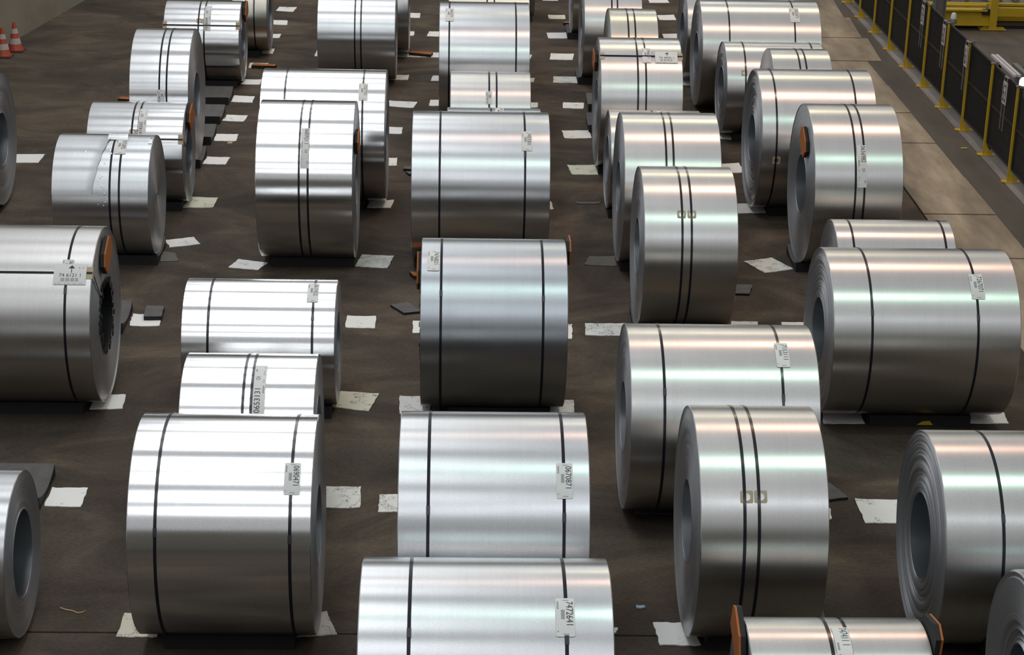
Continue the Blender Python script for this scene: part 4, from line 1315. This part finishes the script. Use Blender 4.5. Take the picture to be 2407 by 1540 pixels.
mbox('beam', 9.90, 11.2, 35.40, 35.52, .25, .40)
mbox('lower_beam', 9.90, 11.2, 35.9, 36.0, .06, .24)
mbox('brace', 9.50, 9.56, 36.15, 36.25, .0, .9)
mbox('clamp', 9.62, 9.76, 35.36, 35.42, .28, .38, 'black_metal')
mbox('roller_bed', 9.95, 11.2, 35.95, 36.6, .30, .36, 'grey_metal')
mbox('floor_rail', 8.6, 11.2, 35.55, 36.4, .0, .05, 'black_metal')
for i in range(7):
    mbox('roller', 8.8 + i * .32, 8.86 + i * .32, 36.0, 37.2, .40, .46, 'grey_metal')
# frames seen through the mesh
gm = thing('guard_post', 'short yellow post standing behind the mesh near sign 61', 'post', (8.42, 31.0, 0))
b_ = MB(); b_.box(-.04, .04, -.03, .03, .01, .52); b_.build('shaft', M['yellow_b'], gm)
b_ = MB(); b_.box(-.08, .08, -.07, .07, 0, .012); b_.build('base', M['yellow_b'], gm)
gm = thing('guard_post', 'thick yellow post against the fence with a black box on top', 'post', (7.66, 27.05, 0))
b_ = MB(); b_.box(-.045, .045, -.03, .03, .78, 1.18); b_.build('shaft', M['yellow'], gm)
b_ = MB(); b_.box(-.04, .04, -.025, .025, 1.18, 1.33); b_.build('box', M['black_metal'], gm)
b_ = MB(); b_.box(-.02, .02, -.02, .02, 0, .78); b_.build('leg', M['black_metal'], gm)
gm = thing('roller_table', 'grey and yellow roller table seen through the lower fence mesh', 'machinery', (8.9, 28.6, 0))
for sx in (0, 1.1):
    b_ = MB(); b_.box(sx - .04, sx + .04, -1.6, 1.9, .42, .52); b_.build('side_rail', M['grey_metal'], gm)
    for yy in (-1.4, .2, 1.7):
        b_ = MB(); b_.box(sx - .035, sx + .035, yy - .035, yy + .035, 0, .42); b_.build('leg', M['grey_metal'], gm)
for i in range(10):
    b_ = MB(); b_.lathe([(.0, .0), (.035, .0), (.035, 1.02), (0, 1.02)], 12, 'x', .04, -1.45 + i * .35, .47); b_.build('roller', M['black_metal'], gm, 40)
gm = thing('machine_cabinet', 'low dark machine cabinet behind the far fence panels', 'machinery', (8.45, 33.6, 0))
b_ = MB(); b_.box(-.35, .15, -.5, .6, .05, .38); b_.build('cabinet', M['black_metal'], gm)
b_ = MB(); b_.box(-.37, -.35, -.2, .1, .1, .34); b_.build('panel', M['sign'], gm)
b_ = MB(); b_.box(-.3, .3, -.45, .55, 0, .05); b_.build('plinth', M['rubber_d'], gm)
gm = thing('grey_column', 'dark grey steel column standing beyond the fence beside the yellow beam', 'column', (8.62, 34.6, 0))
b_ = MB(); b_.box(-.10, .10, -.012, .012, 0.02, 4.0); b_.box(-.10, -.085, -.1, .1, .02, 4.0); b_.box(.085, .10, -.1, .1, .02, 4.0); b_.build('shaft', M['grey_metal'], gm)
b_ = MB(); b_.box(-.16, .16, -.16, .16, 0, .02); b_.build('base_plate', M['grey_metal'], gm)
b_ = MB(); b_.lathe([(0, 0), (.07, 0), (.07, .05), (.04, .11), (0, .12)], 16)
o = b_.build('floor_bracket', M['sign'], None, 40, (7.78, 37.3, .0)); tag(o, 'pale rounded fitting on the kerb at the far end of fence', 'fitting')
